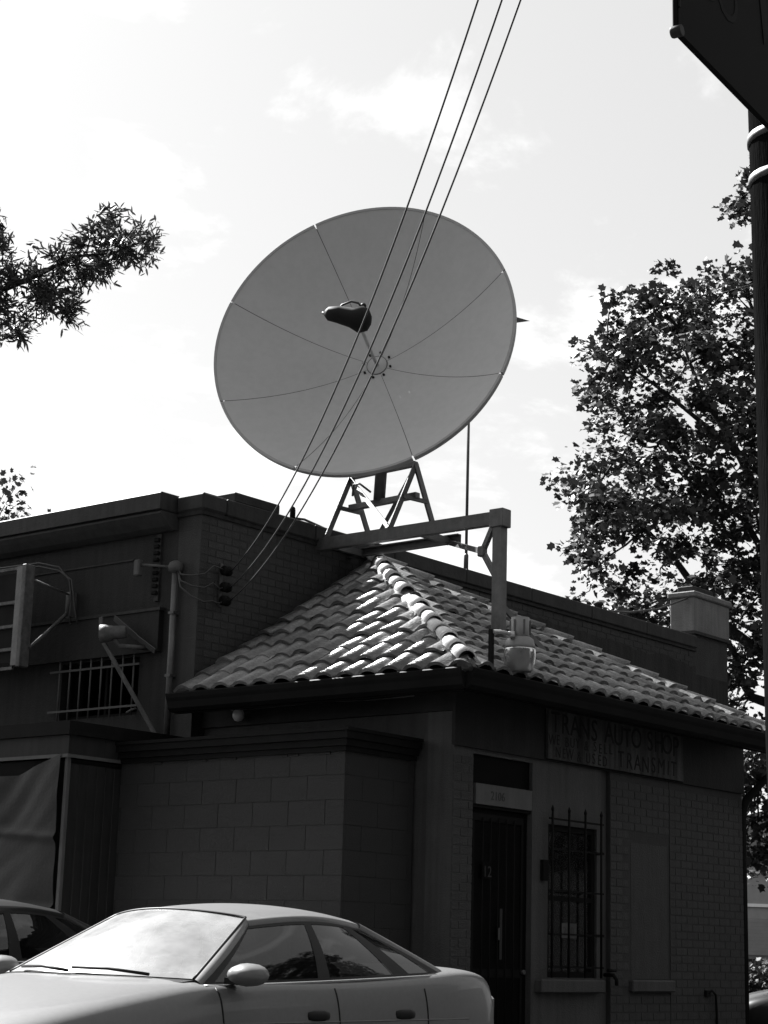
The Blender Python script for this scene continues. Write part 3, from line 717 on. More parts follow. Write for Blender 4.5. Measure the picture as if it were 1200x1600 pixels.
# ------------------------------------------------------------------ things on the street wall of the main building
dpipe = thing('service_mast', 'grey conduit with rounded weatherhead running up the main building corner', 'conduit', mw=MM)
MB().tube([(-.05, .27, 3.0), (-.05, .27, 4.60)], .032, 10).build('conduit', 'steel', dpipe)
MB().lathe([(.035, 0), (.07, .02), (.075, .06), (.06, .10), (.02, .12)], 14, org=(-.05, .27, 4.60)).build('weatherhead', 'trim', dpipe)
for z in (3.6, 4.2): MB().box((-.085, .235, z), (.004, .305, z + .025)).build('strap', 'darksteel', dpipe)
ins = thing('insulator_rack', 'vertical rack of three black insulators on the building corner', 'insulator rack', mw=MM)
MB().box((.262, -.02, 4.30), (.30, -.0045, 4.72)).build('rack', 'darksteel', ins)
IN = []
for z in (4.64, 4.48, 4.35):
    p = (.282, -.085, z); IN.append(MM @ Vector((.31, -.12, z)))
    MB().lathe([(.02, -.05), (.045, -.045), (.05, -.02), (.03, 0), (.05, .02), (.045, .045), (.02, .05)], 12, axis=(1, 0, 0), org=p).build('insulator', 'black', ins)
for i, (z, dz) in enumerate(((4.64, .03), (4.48, -.08), (4.35, -.12))):
    o = tag(MB().tube([(-.06, .24, 4.65), (-.08, .16, 4.57 - .06 * i), (-.06, .03, 4.55 - .10 * i), (.02, -.06, 4.57 - .135 * i), (.10, -.09, 4.66 - .17 * i), (.19, -.09, z + dz * .35), (.27, -.085, z)], .008, 6).build('service_wire', 'cable'),
            ['topmost loose loop of wire between weatherhead and insulators', 'middle loose loop of wire between weatherhead and insulators', 'lowest loose loop of wire between weatherhead and insulators'][i], 'wire', 'loops of wire at the weatherhead'); o.matrix_world = MM
cm = thing('security_light', 'small white box lamp on a short arm beside the weatherhead', 'lamp', mw=MM)
MB().bbox((-.17, .66, 4.60), (-.10, .735, 4.76), .012).build('housing', 'trim', cm)
MB().tube([(-.13, .67, 4.71), (-.09, .5, 4.69), (-.05, .31, 4.66)], .014, 6).build('arm', 'trim', cm)
bk = thing('wall_bracket', 'narrow dark upright ornamental bracket strip on the left wall', 'bracket', mw=MM)
MB().box((-.02, .52, 4.36), (.003, .58, 5.02)).build('strip', 'cornice', bk)
for i in range(9): MB().bbox((-.05, .525, 4.42 + i * .065), (-.0205, .60, 4.46 + i * .065), .01).build('lug', 'black', bk)
fl = thing('floodlight', 'pale cylindrical floodlight pointing left above the barred window', 'lamp', mw=MM)
ax = Vector((-.55, .75, -.1)).normalized(); o0 = Vector((-.30, .80, 4.03))
MB().lathe([(.05, -.12), (.062, -.10), (.066, .0), (.085, .07), (.09, .13)], 16, axis=ax, org=o0).build('housing', 'rust', fl)
MB().lathe([(.078, .125), (.076, .1315)], 16, axis=ax, org=o0).build('glass', 'plastic', fl)
MB().tube([o0 + Vector((0, 0, -.05)), o0 + Vector((.05, -.02, -.12)), (-.18, .66, 3.90), (-.061, .6, 3.90)], .022, 8).build('arm', 'rust', fl)
for i, (lb, pts, w_) in enumerate((('longer flat metal awning arm leaning down to the right at left wall', [(-.30, 1.00, 4.20), (-.30, .985, 4.00), (-.16, .62, 3.42), (-.04, .42, 3.05)], .05),
                              ('shorter dull metal awning arm sloping beside the floodlight', [(-.20, .92, 4.20), (-.14, .66, 4.0), (-.07, .47, 3.86)], .06))):
    mb = MB()
    for a_, b_ in zip(pts, pts[1:]): mb.beam(a_, b_, .012, w_, up=(0, 1, 0.2))
    o = tag(mb.build('awning_arm', 'rust' if i == 0 else 'trim'), lb, 'arm', 'old awning arms'); o.matrix_world = MM
# skeleton of a projecting sign at far left
sk = thing('sign_frame', 'empty rusty projecting sign frame at the far left wall', 'sign frame', mw=MM)
def fw(s_, w_, z_): return (s_ - MS, w_ - MW, z_)
MB().bbox(fw(-.76, 4.74, 3.74), fw(-.64, 4.80, 4.76), .006).build('front_channel', 'rust', sk)
MB().box(fw(-.74, 4.801, 3.76), fw(-.66, 4.90, 4.75)).build('web', 'steel', sk)
for z in (3.74, 3.93, 4.16, 4.40, 4.74): MB().beam(fw(-.70, 4.9, z), fw(-.70, 6.6, z), .03, .03).build('rail', 'rust', sk)
MB().bbox(fw(-.76, 6.6, 3.74), fw(-.64, 6.66, 4.76), .006).build('back_channel', 'rust', sk)
MB().box(fw(-.685, 4.91, 3.80), fw(-.68, 6.59, 4.70)).build('back_panel', 'soffit', sk)
MB().tube([fw(-.66, 4.72, 3.93), fw(-.22, 4.70, 4.35)], .018, 6).build('strut', 'rust', sk)
MB().tube([fw(-.22, 4.70, 4.35), fw(-.21, 4.70, 4.53)], .022, 6).build('strut', 'rust', sk)
MB().tube([fw(-.21, 4.70, 4.53), fw(-.66, 4.72, 4.61)], .010, 6).build('tie_rod', 'steel', sk)
MB().box(fw(-.225, 4.66, 4.30), fw(-.151, 4.74, 4.56)).build('wall_plate', 'steel', sk)
for i, dz in enumerate((0, -.035)):
    o = tag(MB().tube([fw(-.45, 7.0, 4.86 + dz), fw(-.42, 5.6, 4.86 + dz), fw(-.38, 5.0, 4.86 + dz), fw(-.33, 4.75, 4.80 + dz), fw(-.30, 4.62 + dz, 4.66), fw(-.28, 4.60 + dz, 4.5), fw(-.26, 4.66 + 3 * dz, 4.36), fw(-.25, 4.62 + 3 * dz, 4.22)], .010, 6).build('loose_cable', 'cable'),
            ['upper black cable drooping past the rusty sign frame', 'lower black cable drooping past the rusty sign frame'][i], 'cable', 'cables by the sign frame'); o.matrix_world = MM

# ------------------------------------------------------------------ steel platform carrying the dish
pf_ = thing('dish_platform', 'welded grey steel beam platform spanning from parapet to a post on the tiles', 'platform', mw=UV)
PA, PB = 1.50, 2.06                                   # s of the two beams
MB().channel((PA, 3.0, 5.165), (PA, .60, 5.165), .075, .125, n=-1).build('front_beam', 'steel', pf_)
MB().channel((PB, 3.0, 5.165), (PB, 1.52, 5.165), .06, .09, n=1).build('back_beam', 'steel', pf_)
for w_ in (1.66, 2.78): MB().beam((PA + .02, w_, 5.15), (PB - .0, w_, 5.15), .05, .07).build('cross_member', 'steel', pf_)
MB().beam((PA, .64, 3.85), (PA, .64, 5.10), .10, .10, up=(1, 0, 0)).build('post', 'steel', pf_)
MB().bbox((PA - .07, .56, 5.06), (PA + .07, .72, 5.235), .006).build('post_cap', 'steel', pf_)
GX = (PA + .03, .86, 4.86)
MB().beam((PB - .05, 1.60, 5.12), GX, .04, .05).build('brace', 'steel', pf_)
MB().beam(GX, (PA, .72, 5.08), .04, .05).build('brace', 'steel', pf_)
MB().beam(GX, (PA, .66, 4.56), .04, .05).build('brace', 'steel', pf_)
MB().bbox((PA - .01, .82, 4.81), (PA + .06, .90, 4.91), .01).build('gusset', 'steel', pf_)
MB().bbox((PA - .12, .52, 3.78), (PA + .12, .76, 3.99), .01).build('post_shoe', 'mortar', pf_)
MB().beam((PA + .05, .62, 4.3), (PA + .55, .50, 3.95), .03, .05).build('brace', 'steel', pf_)
# sawhorse stand
TZ = 5.91; TL, TR_ = (1.78, 2.74, TZ), (1.78, 1.89, TZ + .02)
FLq, FRq, BLq, BRq = (PA, 2.80, 5.235), (PA, 1.97, 5.235), (PB, 2.66, 5.215), (PB, 1.82, 5.215)
for p, q in ((TL, FLq), (TL, BLq), (TR_, FRq), (TR_, BRq)): MB().angle(p, q, .066, .010, up=(0, 1, 0)).build('stand_leg', 'steel', pf_)
MB().beam(TL, TR_, .06, .05).build('stand_top_bar', 'steel', pf_)
MB().angle((1.76, 2.72, TZ - .02), (PA, 2.0, 5.26), .045, .007, up=(0, 1, 0)).build('stand_brace', 'steel', pf_)
MB().angle((1.80, 1.91, TZ - .02), (PB, 2.62, 5.26), .045, .007, up=(0, 1, 0)).build('stand_brace', 'steel', pf_)
def lerp(a_, b_, t): return tuple(a_[i] + (b_[i] - a_[i]) * t for i in range(3))
MB().beam(lerp(TL, FLq, .52), lerp(TL, BLq, .52), .03, .04).build('side_tie', 'steel', pf_)
MB().beam(lerp(TR_, FRq, .52), lerp(TR_, BRq, .52), .03, .04).build('side_tie', 'steel', pf_)
MB().beam((1.78, 2.74, 5.58), (1.78, 1.86, 5.60), .07, .055).build('mid_bar', 'steel', pf_)

# ------------------------------------------------------------------ satellite dish
DV = Vector((-0.1108, 17.85, 6.8804)); DN = Vector((-0.28326, -0.92976, 0.23518)).normalized()
DR, DD = 1.52, 0.551
E1 = Vector((0, 0, 1)).cross(DN).normalized(); E2 = DN.cross(E1)
DM = Matrix((E1, E2, DN)).transposed().to_4x4(); DM.translation = DV
dish = thing('satellite_dish', 'huge pale petal panelled satellite dish tilted up on the roof platform', 'satellite dish', mw=DM)
def dpt(r_, t, off=0.0): return Vector((r_ * math.cos(t), r_ * math.sin(t), DD * (r_ / DR) ** 2 + off))
for k in range(8):
    t0 = R(25 + 45 * k) + .0012; t1 = R(25 + 45 * (k + 1)) - .0012
    mb = MB()
    def pet(uu, vv, t0=t0, t1=t1):
        r_ = .10 + (DR - .10) * vv; gap = .0022 / max(r_, .12) * .9
        a0, a1 = t0 + gap, t1 - gap
        tt = a0 + (a1 - a0) * uu
        rr = r_
        if vv > .985: rr = r_ - .007 * (abs(uu - .5) > .478)
        return dpt(rr, tt, .004 * math.sin(math.pi * uu) * 0)
    mb.grid(pet, 24, 20)
    o = mb.build('petal', 'dish', dish)
    # rolled rim of the petal: stops short of the seam, so that the joints show as notches
    lp = MB(); rim = [dpt(DR, R(25 + 45 * k) + .0055 + (math.pi / 4 - .011) * i / 18) for i in range(19)]
    V = []; F_ = []
    for i, p in enumerate(rim):
        e = Vector((p.x, p.y, 0)).normalized()
        for x, z_ in ((-.004, .004), (.022, .010), (.026, .0), (.022, -.05), (.0, -.055), (-.004, -.006)): V.append(p + e * x + Vector((0, 0, z_)))
    for i in range(18):
        for j in range(6): a_ = i * 6 + j; b_ = i * 6 + (j + 1) % 6; F_.append((a_, b_, b_ + 6, a_ + 6))
    F_.append(tuple(range(6))[::-1]); F_.append(tuple(range(18 * 6, 18 * 6 + 6)))
    lp.add(V, F_); lp.build('rim', 'lip', o)
    def strap(uu, vv, tt=R(25 + 45 * k)):
        r_ = .12 + (DR - .02 - .12) * vv; return dpt(r_, tt + (uu - .5) * .10 / max(r_, .25), -.0028)
    MB().grid(strap, 2, 16).build('seam_strap', 'darksteel', dish)
    # stiffening rib behind the seam
    rb = MB(); tt = R(25 + 45 * k)
    rb.tube([dpt(.15, tt, -.035), dpt(.6, tt, -.035), dpt(1.0, tt, -.035), dpt(1.42, tt, -.035)], .022, 6); rb.build('rib', 'steel', dish)
    MB().lathe([(.013, 0), (.013, .014), (.008, .018)], 8, org=dpt(.145, R(25 + 45 * k + 10), .001)).build('hub_bolt', 'plastic', dish)
MB().lathe([(.106, 0.001), (.102, .009), (.02, .010)], 32).build('hub_plate', 'dish', dish)
MB().lathe([(.105, .009), (.107, .011), (.109, .009), (.109, .003)], 40).build('hub_rim', 'steel', dish)
MB().lathe([(.26, -.14), (.26, -.08), (.2, -.05)], 24).build('hub_ring', 'steel', dish)
# feed: button hook strut and black cover
fd = Vector((0, 0, .93))
MB().tube([(0.0, 0, .01), (.012, -.01, .2), (.03, -.015, .5), (.055, -.025, .86)], .016, 10).build('feed_strut', 'galv', dish)
cov = MB()
Li = DM.inverted().to_3x3(); E_ = (Li @ Vector((0, 0, 1))).normalized()
lx = (Li @ Vector((-1, .10, .10))).normalized(); 
lx0 = Vector((.075, -.03, .90)) - lx * .06; path = [lx0 - lx * .06, lx0 - lx * .03, lx0 + lx * .04, lx0 + lx * .13 + E_ * .012, lx0 + lx * .26 + E_ * .03, lx0 + lx * .36 + E_ * .03, lx0 + lx * .395 + E_ * .03]
cov.tube(path, [.045, .105, .135, .10, .085, .068, .03], 18)
cov.build('feed_cover', 'plastic', dish)
up_ = (Li @ Vector((0, 0, 1))).normalized()
q0 = path[2]
hb = [q0 + up_ * .13 + lx * .0, q0 + up_ * .165 + lx * .03, q0 + up_ * .175 + lx * .10, q0 + up_ * .13 + lx * .19, q0 + up_ * .075 + lx * .22]
MB().tube(hb, .011, 8).build('feed_cable', 'cable', dish)
MB().lathe([(.028, .09), (.03, .15), (.02, .165)], 10, axis=up_, org=q0 - lx * .02).build('cable_gland', 'plastic', dish)
MB().lathe([(.014, 0), (.014, .03)], 8, axis=lx, org=path[-1] - lx * .005).build('end_nut', 'galv', dish)
# polar mount behind
Pm = DM.inverted()
def d_(s_, w_, z_): return Pm @ (UV @ Vector((s_, w_, z_)))
MB().tube([d_(1.78, 2.36, 5.61), d_(1.78, 2.30, 6.72)], .062, 14).build('mount_post', 'darksteel', dish)
MB().beam(d_(1.78, 2.30, 6.7), (0, 0, -.14), .14, .18).build('mount_yoke', 'darksteel', dish)
MB().beam(d_(1.78, 2.33, 6.15), (.5, .1, -.02), .05, .05).build('actuator', 'darksteel', dish)
MB().tube([d_(1.74, 2.44, 5.70), d_(1.68, 2.54, 5.79), d_(1.70, 2.64, 5.80), d_(1.76, 2.70, 5.70)], .012, 6).build('mount_cable', 'cable', dish)
# pointed strut of the back frame showing past the right rim
tipw = Vector((1.438, 18.0, 7.4535)); tip = Pm @ tipw
b_ = Pm @ Vector((1.20, 18.0, 7.52)); c_ = Pm @ Vector((1.20, 18.02, 7.42)); e_ = Pm @ Vector((1.1, 18.2, 7.47))
MB().add([tip, b_, c_, e_], [(0, 1, 2), (0, 2, 3), (0, 3, 1), (1, 3, 2)]).build('back_strut_tip', 'steel', dish)

# ------------------------------------------------------------------ barn light at the front eave
bl_ = thing('eave_barn_light', 'grey barn light with ribbed glass bucket standing over the front eave', 'lamp', mw=UV)
cx, cy = .225, -.50
MB().box((-.185, cy - .0, 3.36), (-.145, cy + .03, 3.74)).build('bracket_post', 'black', bl_)
MB().tube([(-.165, cy, 3.72), (-.06, cy - .0, 3.735), (.10, cy, 3.735)], .016, 8).build('arm', 'galv', bl_)
MB().lathe([(.0, .46), (.078, .455), (.080, .30), (.074, .285)], 16, org=(cx, cy, 3.44)).build('ballast_can', 'greypaint', bl_)
for i in range(6):
    t = i * math.pi / 3; MB().box((cx + .082 * math.cos(t) - .006, cy + .082 * math.sin(t) - .006, 3.745), (cx + .082 * math.cos(t) + .006, cy + .082 * math.sin(t) + .006, 3.87)).build('fin', 'darksteel', bl_)
MB().lathe([(.085, .290), (.112, .272), (.128, .215), (.130, .19)], 24, org=(cx, cy, 3.44)).build('collar', 'greypaint', bl_)
pr = [(.134, .188), (.136, .178), (.135, .15), (.132, .11), (.124, .06), (.112, .02), (.098, .0), (.094, -.004), (.06, -.006)]
MB().lathe(pr, 28, org=(cx, cy, 3.44)).build('refractor', 'lens', bl_)
MB().lathe([(.03, .16), (.045, .1), (.03, .05), (.0, .04)], 12, org=(cx, cy, 3.44)).build('lamp_bulb', 'trim', bl_)
MB().lathe([(.03, 0), (.03, .05)], 10, axis=(0, 0, 1), org=(.10, cy, 3.71)).build('coupling', 'galv', bl_)

# ------------------------------------------------------------------ utility pole, its bands, the hanging sign and the service drops
PX, PY = 1.628, 7.0
up = thing('utility_pole', 'dark wooden utility pole with pale metal bands at the right edge', 'utility pole', (PX, PY, -.3))
hz = [0, 1, 2.2, 3.4, 4.6, 6, 8, 11.2]
MB().tube([(.004 * math.sin(i * 2) - .0125 * (z - 3.2), 0, z) for i, z in enumerate(hz)], [.175, .172, .170, .168, .167, .16, .15, .135], 20).build('shaft', 'pole', up)
for z in (4.49, 4.67, 5.9):
    MB().lathe([(.160, 0), (.1715, .002), (.1715, .036), (.160, .038)], 28, org=(-.0125 * (z - 3.2), 0, z)).build('band', 'band', up)
MB().tube([(.06, -.17, .3), (.06, -.17, 7)], .016, 8).build('ground_conduit', 'darksteel', up)
MB().bbox((-1.0, -.06, 10.2), (1.0, .06, 10.33), .01).build('cross_arm', 'pole', up)
WIRE = [(Vector((1.45, 7, 0)), .0399, .0219), (Vector((1.70, 7, 0)), .0441, .0192), (Vector((1.95, 7, 0)), .0469, .0350)]
for i, (e, ca, cb) in enumerate(WIRE):
    a0 = IN[i]; h = (e - a0); h.z = 0; L_ = h.length; h.normalize()
    pts = [a0 + h * (L_ * t / 40) + Vector((0, 0, ca * (L_ * t / 40) ** 2 + cb * L_ * t / 40)) for t in range(41)]
    tag(MB().tube(pts, .0068, 6).build('power_line', 'cable'),
        ['leftmost of the three black wires slanting across the dish', 'middle of the three black wires slanting across the dish', 'rightmost of the three black wires slanting across the dish'][i], 'wire', 'service wires crossing the dish')
ps = thing('pole_sign', 'dark sign panel with faint print overhanging the top right corner', 'sign', mw=Matrix.Translation((0.911, 5.5, 4.06)) @ Matrix.Rotation(math.pi / 2 - R(33), 4, 'Z'))
MB().bbox((0, 0, 0.0), (1.48, .022, 1.6), .004).build('panel', 'pole_sign', ps)
MB().lathe([(.018, -.010), (.020, -.008), (.020, .024), (.018, .028)], 14, axis=(0, 1, 0), org=(.010, 0, .008)).build('corner_bolt', 'cornice', ps)
MB().box((.0, -.006, .09), (.008, .0, 1.6)).build('edge_trim', 'black', ps)
text_mesh('sign_print', 'CO', .26, 'pole_sign_art', ps, face_u(.13, -.001, .24) , .0006)
MB().prism([(.76, .30), (.80, .36), (.74, .80), (.62, 1.2), (.50, 1.55), (.44, 1.55), (.58, 1.1), (.68, .7)], -.003, -.0005, lambda x, y, z: (x, z, y)).build('printed_swoosh', 'pole_sign_art', ps)
MB().beam((1.44, .024, 1.3), (1.57, .12, 1.3), .04, .04).build('arm', 'darksteel', ps)
MB().beam((1.44, .024, .5), (1.57, .12, .5), .04, .04).build('arm', 'darksteel', ps)

# ------------------------------------------------------------------ trees
def in_poly(P, x, y):
    c = False; n = len(P)
    for i in range(n):
        x0, y0 = P[i]; x1, y1 = P[i - 1]
        if (y0 > y) != (y1 > y) and x < (x1 - x0) * (y - y0) / (y1 - y0) + x0: c = not c
    return c
def leaf_cloud(name, parent, pos, nrm, dirv, size, shape, material, kind=None):
    """many small leaves as one mesh: shape is a list of 2-D polygons (unit leaf along +x), each leaf turned by dir/normal"""
    n = len(pos); nrm = nrm / np.linalg.norm(nrm, axis=1, keepdims=True)
    dv = dirv - nrm * (dirv * nrm).sum(1, keepdims=True); dv /= np.linalg.norm(dv, axis=1, keepdims=True) + 1e-9
    sv = np.cross(nrm, dv); Vv, Ff = shape; Vv = np.array(Vv, float)
    P = pos[:, None, :] + size[:, None, None] * (Vv[None, :, 0:1] * dv[:, None, :] + Vv[None, :, 1:2] * sv[:, None, :] + Vv[None, :, 2:3] * nrm[:, None, :])
    me = bpy.data.meshes.new(name); k = len(Vv); me.vertices.add(n * k); me.vertices.foreach_set('co', P.reshape(-1).astype(np.float32))
    lens = [len(f) for f in Ff]; idx = np.concatenate([np.array(f) for f in Ff])
    me.loops.add(n * len(idx)); me.loops.foreach_set('vertex_index', (np.arange(n)[:, None] * k + idx[None, :]).reshape(-1).astype(np.int32))
    st_ = np.cumsum([0] + lens[:-1]); me.polygons.add(n * len(lens))
    me.polygons.foreach_set('loop_start', (np.arange(n)[:, None] * len(idx) + st_[None, :]).reshape(-1).astype(np.int32))
    me.update(calc_edges=True); me.validate()
    return link(name, me, material, parent, kind=kind)
MAPLE = ([(0, 0, 0), (.22, -.42, .05), (.42, -.30, .0), (.70, -.46, .09), (.74, -.20, .02), (1.0, 0, -.08), (.74, .20, .02), (.70, .46, .09), (.42, .30, 0), (.22, .42, .05)],
         [(0, 1, 2, 8, 9), (2, 3, 4, 6, 7, 8), (4, 5, 6)])
NARROW = ([(0, 0, 0), (.3, -.10, .02), (.7, -.09, -.01), (1, 0, -.05), (.7, .09, -.01), (.3, .10, .02)], [(0, 1, 2, 3, 4, 5)])
def limb(mb, p, q, r0, r1, wob=.12, n=7, seg=7):
    p = Vector(p); q = Vector(q); L_ = (q - p).length; pts = []; rs = []
    for i in range(n + 1):
        t = i / n; o_ = Vector((noise.noise(p * 3 + Vector((t * 3, 0, 0))), noise.noise(p * 3 + Vector((0, t * 3, 5))), noise.noise(p * 2 + Vector((7, 0, t * 3))))) * (wob * L_ * math.sin(math.pi * t) * .7)
        pts.append(p + (q - p) * t + o_); rs.append(r0 + (r1 - r0) * t)
    mb.tube(pts, rs, seg); return pts
# big maple at the right, behind the shop
TR = [(3.25, 7.11), (3.19, 8.02), (2.96, 8.62), (3.19, 9.18), (3.62, 9.47), (4.1, 9.59), (4.26, 9.88), (3.83, 10.15), (3.56, 10.59), (3.61, 10.87), (3.27, 11.15), (3.45, 11.38), (4.1, 11.52), (4.18, 11.98), (4.54, 12.28), (4.93, 12.12), (5.2, 11.95), (5.18, 12.41), (5.59, 12.6), (6.03, 12.73), (6.15, 12.7), (7.2, 12.8), (8.6, 13.0), (9.8, 12.6), (11.2, 11), (11.6, 8), (10.6, 4), (9.27, 2.7), (7.4, 2.6), (6.3, 2.55), (6.0, 2.7), (5.92, 3.0), (5.6, 3.3), (4.6, 4.2), (4.25, 5.2), (3.72, 6.3)]
tree = thing('maple_tree', 'tall broad leaved tree with dense dark crown behind the chimney', 'tree', (8.2, 30, 0))
to = Vector((8.2, 30, 0))
tm = MB(); limb(tm, (0, 0, -.2), (-.3, 0, 4.2), .42, .30, .05, 8, 12); limb(tm, (-.3, 0, 4.1), (-.2, .3, 12.5), .28, .07, .08, 9, 9)
tm.build('trunk', 'bark', tree)
bm_ = MB()
lims = []
for (sx_, sz_, ex_, ez_, r0_) in ((-.3, 3.8, -3.2, 7.2, .14), (-.3, 4.6, -4.6, 8.9, .15), (-.3, 5.5, -3.4, 11.4, .14), (-.3, 6.5, -2.0, 12.9, .11), (-.3, 5.0, 2.6, 11, .16), (-.3, 4.2, -1.9, 4.0, .09), (-.3, 7.5, -4.5, 11.0, .09), (-.3, 5, -3.0, 6.8, .1), (-.3, 9, -1.6, 14.4, .08), (-.3, 4, 2.8, 6, .12), (-.3, 6, -3.6, 9.6, .10)):
    lims.append(limb(bm_, (sx_, random.uniform(-.1, .1), sz_), (ex_, random.uniform(-1.8, 1.2), ez_), r0_, .015, .16, 10, 7))
cl = []
while len(cl) < 1050:
    x = random.uniform(2.9, 11.6); z = random.uniform(.8, 16.0)
    if not in_poly(TR, x, z): continue
    cl.append((x, 30 + random.uniform(-2.6, 2.4), z))
# rim clumps: walk along the outline so that the silhouette has ragged leafy lobes
for i in range(len(TR)):
    x0, z0 = TR[i - 1]; x1, z1 = TR[i]; L_ = math.hypot(x1 - x0, z1 - z0)
    for q in range(int(L_ / .22) + 1):
        t = random.random(); x = x0 + (x1 - x0) * t; z = z0 + (z1 - z0) * t; ax_, az_ = 7.2 - x, 8 - z; h = math.hypot(ax_, az_); k = random.uniform(.04, .30)
        cl.append((x + ax_ / h * k, 30 + random.uniform(-1.4, 1.4), z + az_ / h * k))
cl += [(5.86, 29.9, 13.72), (5.98, 30.1, 13.95), (6.02, 29.8, 13.6), (6.12, 30, 14.2), (6.25, 30.1, 14.55), (6.3, 30, 13.9), (6.5, 30, 14.2), (6.45, 30, 14.9), (6.9, 30, 14.0), (7.2, 30, 13.6)]
for j, (x, y, z) in enumerate(cl):
    if j % 3 == 0:
        best = min((pp for L in lims for pp in L[3:]), key=lambda pp: (pp.x + 8.2 - x) ** 2 + (pp.z - z) ** 2 + .3 * (pp.y + 30 - y) ** 2)
        limb(bm_, best, (x - 8.2, y - 30, z), .022, .006, .2, 5, 5)
bm_.build('branches', 'bark', tree)
pos = []; nr = []; dr = []; sz = []
for (x, y, z) in cl:
    n_ = random.randint(36, 74); rad = random.uniform(.18, .40) if z < 13.4 else .22
    p = rng.normal(0, 1, (n_, 3)); p /= np.linalg.norm(p, axis=1, keepdims=True) + 1e-6; p *= (rng.random((n_, 1)) ** .5) * rad * np.array([1.15, 1.1, .72])
    pos.append(p + np.array([x - 8.2, y - 30, z])); d0 = p * np.array([1, 1, .3]) + rng.normal(0, .12, (n_, 3)) + np.array([0, 0, -.16]); dr.append(d0)
    nr.append(rng.normal(0, .55, (n_, 3)) + np.array([0, -.25, .75])); sz.append(.06 + .11 * rng.random(n_) ** 1.3)
leaf_cloud('crown', tree, np.concatenate(pos), np.concatenate(nr), np.concatenate(dr), np.concatenate(sz), MAPLE, 'leaf', 'stuff')
def copy_tree(o, loc, rz, label, group):
    c = o.copy(); COL.objects.link(c); c.location = loc; c.rotation_euler = (0, 0, rz); c['label'] = label; c['group'] = group
    for ch_ in o.children:
        d = ch_.copy(); COL.objects.link(d); d.parent = c
    return c
tree['group'] = 'street maples'
copy_tree(tree, (17.5, 21.0, 0), R(40), 'unseen second maple at the right, added to darken window reflections and the right wall', 'street maples')  # unseen copy, added so the shop window mirrors something dark
for i, (x, y, a_, lb) in enumerate(((-9, -7, 20, 'unseen maple added behind the viewer to the left to cut sky fill'), (3.5, -11, 130, 'unseen maple added straight behind the viewer to cut sky fill'), (15, -4, 250, 'unseen maple added behind the viewer to the right to cut sky fill'), (9, -10, 75, 'unseen maple added between its neighbours behind the viewer to cut sky fill'), (21.5, 1.5, 310, 'unseen maple added right of the viewer to cut sky fill'), (-3.5, -13, 190, 'unseen maple added furthest behind the viewer to cut sky fill'))):
    copy_tree(tree, (x, y, -.42), R(a_), lb, 'street maples')  # unseen trees added around the viewer to block sky light from the facades
bush = thing('street_bush', 'dark low bush beneath the far pale building at right edge', 'bush', (6.9, 33, 0)); tb = MB()
for i in range(14): limb(tb, (random.uniform(-.3, .3), random.uniform(-.3, .3), 0), (random.uniform(-1.2, 1.2), random.uniform(-.7, .7), random.uniform(.5, 1.15)), .02, .005, .1, 4, 5)
tb.build('stems', 'bark', bush)
p = rng.normal(0, 1, (5200, 3)); p /= np.linalg.norm(p, axis=1, keepdims=True); p = p * (rng.random((5200, 1)) ** .45) * np.array([1.4, .9, .62]) + np.array([0, 0, .58]); p[:, 2] = np.maximum(p[:, 2], .02)
leaf_cloud('foliage', bush, p, rng.normal(0, .6, p.shape) + np.array([0, -.2, .7]), rng.normal(0, 1, p.shape), rng.uniform(.06, .12, len(p)), MAPLE, 'leaf', 'stuff')
# small tree beyond the parapet at far left
tl = thing('far_left_tree', 'distant tree top showing over the cornice at far left', 'tree', (-7.6, 32, 0)); tb = MB()
limb(tb, (0, 0, 0), (.1, 0, 6.5), .2, .1, .04); tb.build('trunk', 'bark', tl); tb = MB()
TLP = [(-9.6, 7.2), (-9.0, 8.6), (-8.19, 8.96), (-7.53, 9.15), (-6.84, 9.05), (-6.70, 9.08), (-6.55, 8.85), (-6.42, 8.85), (-6.35, 8.6), (-6.12, 8.6), (-5.94, 8.45), (-5.9, 7.6), (-6.6, 6.6), (-8.6, 6.6)]
pos = []; nr = []; dr = []; sz = []; k = 0
while k < 120:
    x = random.uniform(-9.6, -5.9); z = random.uniform(6.6, 9.1)
    if not in_poly(TLP, x, z): continue
    y = random.uniform(-1, 1); k += 1; n_ = random.randint(14, 30)
    if k % 2 == 0: limb(tb, (.1, 0, 6.2), (x + 7.6, y, z), .03, .006, .12, 6, 5)
    p = rng.normal(0, .14, (n_, 3)); pos.append(p + np.array([x + 7.6, y, z])); dr.append(p + rng.normal(0, .1, (n_, 3))); nr.append(rng.normal(0, .6, (n_, 3)) + np.array([0, -.2, .7])); sz.append(rng.uniform(.08, .14, n_))
tb.build('branches', 'bark', tl)
leaf_cloud('crown', tl, np.concatenate(pos), np.concatenate(nr), np.concatenate(dr), np.concatenate(sz), MAPLE, 'leaf', 'stuff')
# overhanging oak branch at left: trunk stands outside the frame
BR = [(-4.3, 5.0), (-3.1, 5.66), (-2.56, 5.62), (-2.44, 5.54), (-2.36, 5.32), (-2.22, 5.33), (-2.12, 5.42), (-2.02, 5.4), (-1.93, 5.46), (-1.87, 5.57), (-1.8, 5.64), (-1.65, 5.62), (-1.67, 5.49), (-1.58, 5.48), (-1.42, 5.55), (-1.44, 5.42), (-1.59, 5.28), (-1.69, 5.29), (-1.79, 5.17), (-1.87, 5.15), (-1.9, 5.04), (-1.96, 4.97), (-1.91, 4.87), (-2.01, 4.91), (-2.09, 4.89), (-2.19, 4.9), (-2.22, 4.84), (-2.25, 4.71), (-2.3, 4.77), (-2.33, 4.86), (-2.38, 4.79), (-2.5, 4.77), (-3.1, 4.72)]
ok = thing('overhanging_oak', 'narrow leaved tree whose dark branch reaches in at the left edge', 'tree', (-6.4, 11, 0)); q = Vector((6.4, -11, 0))
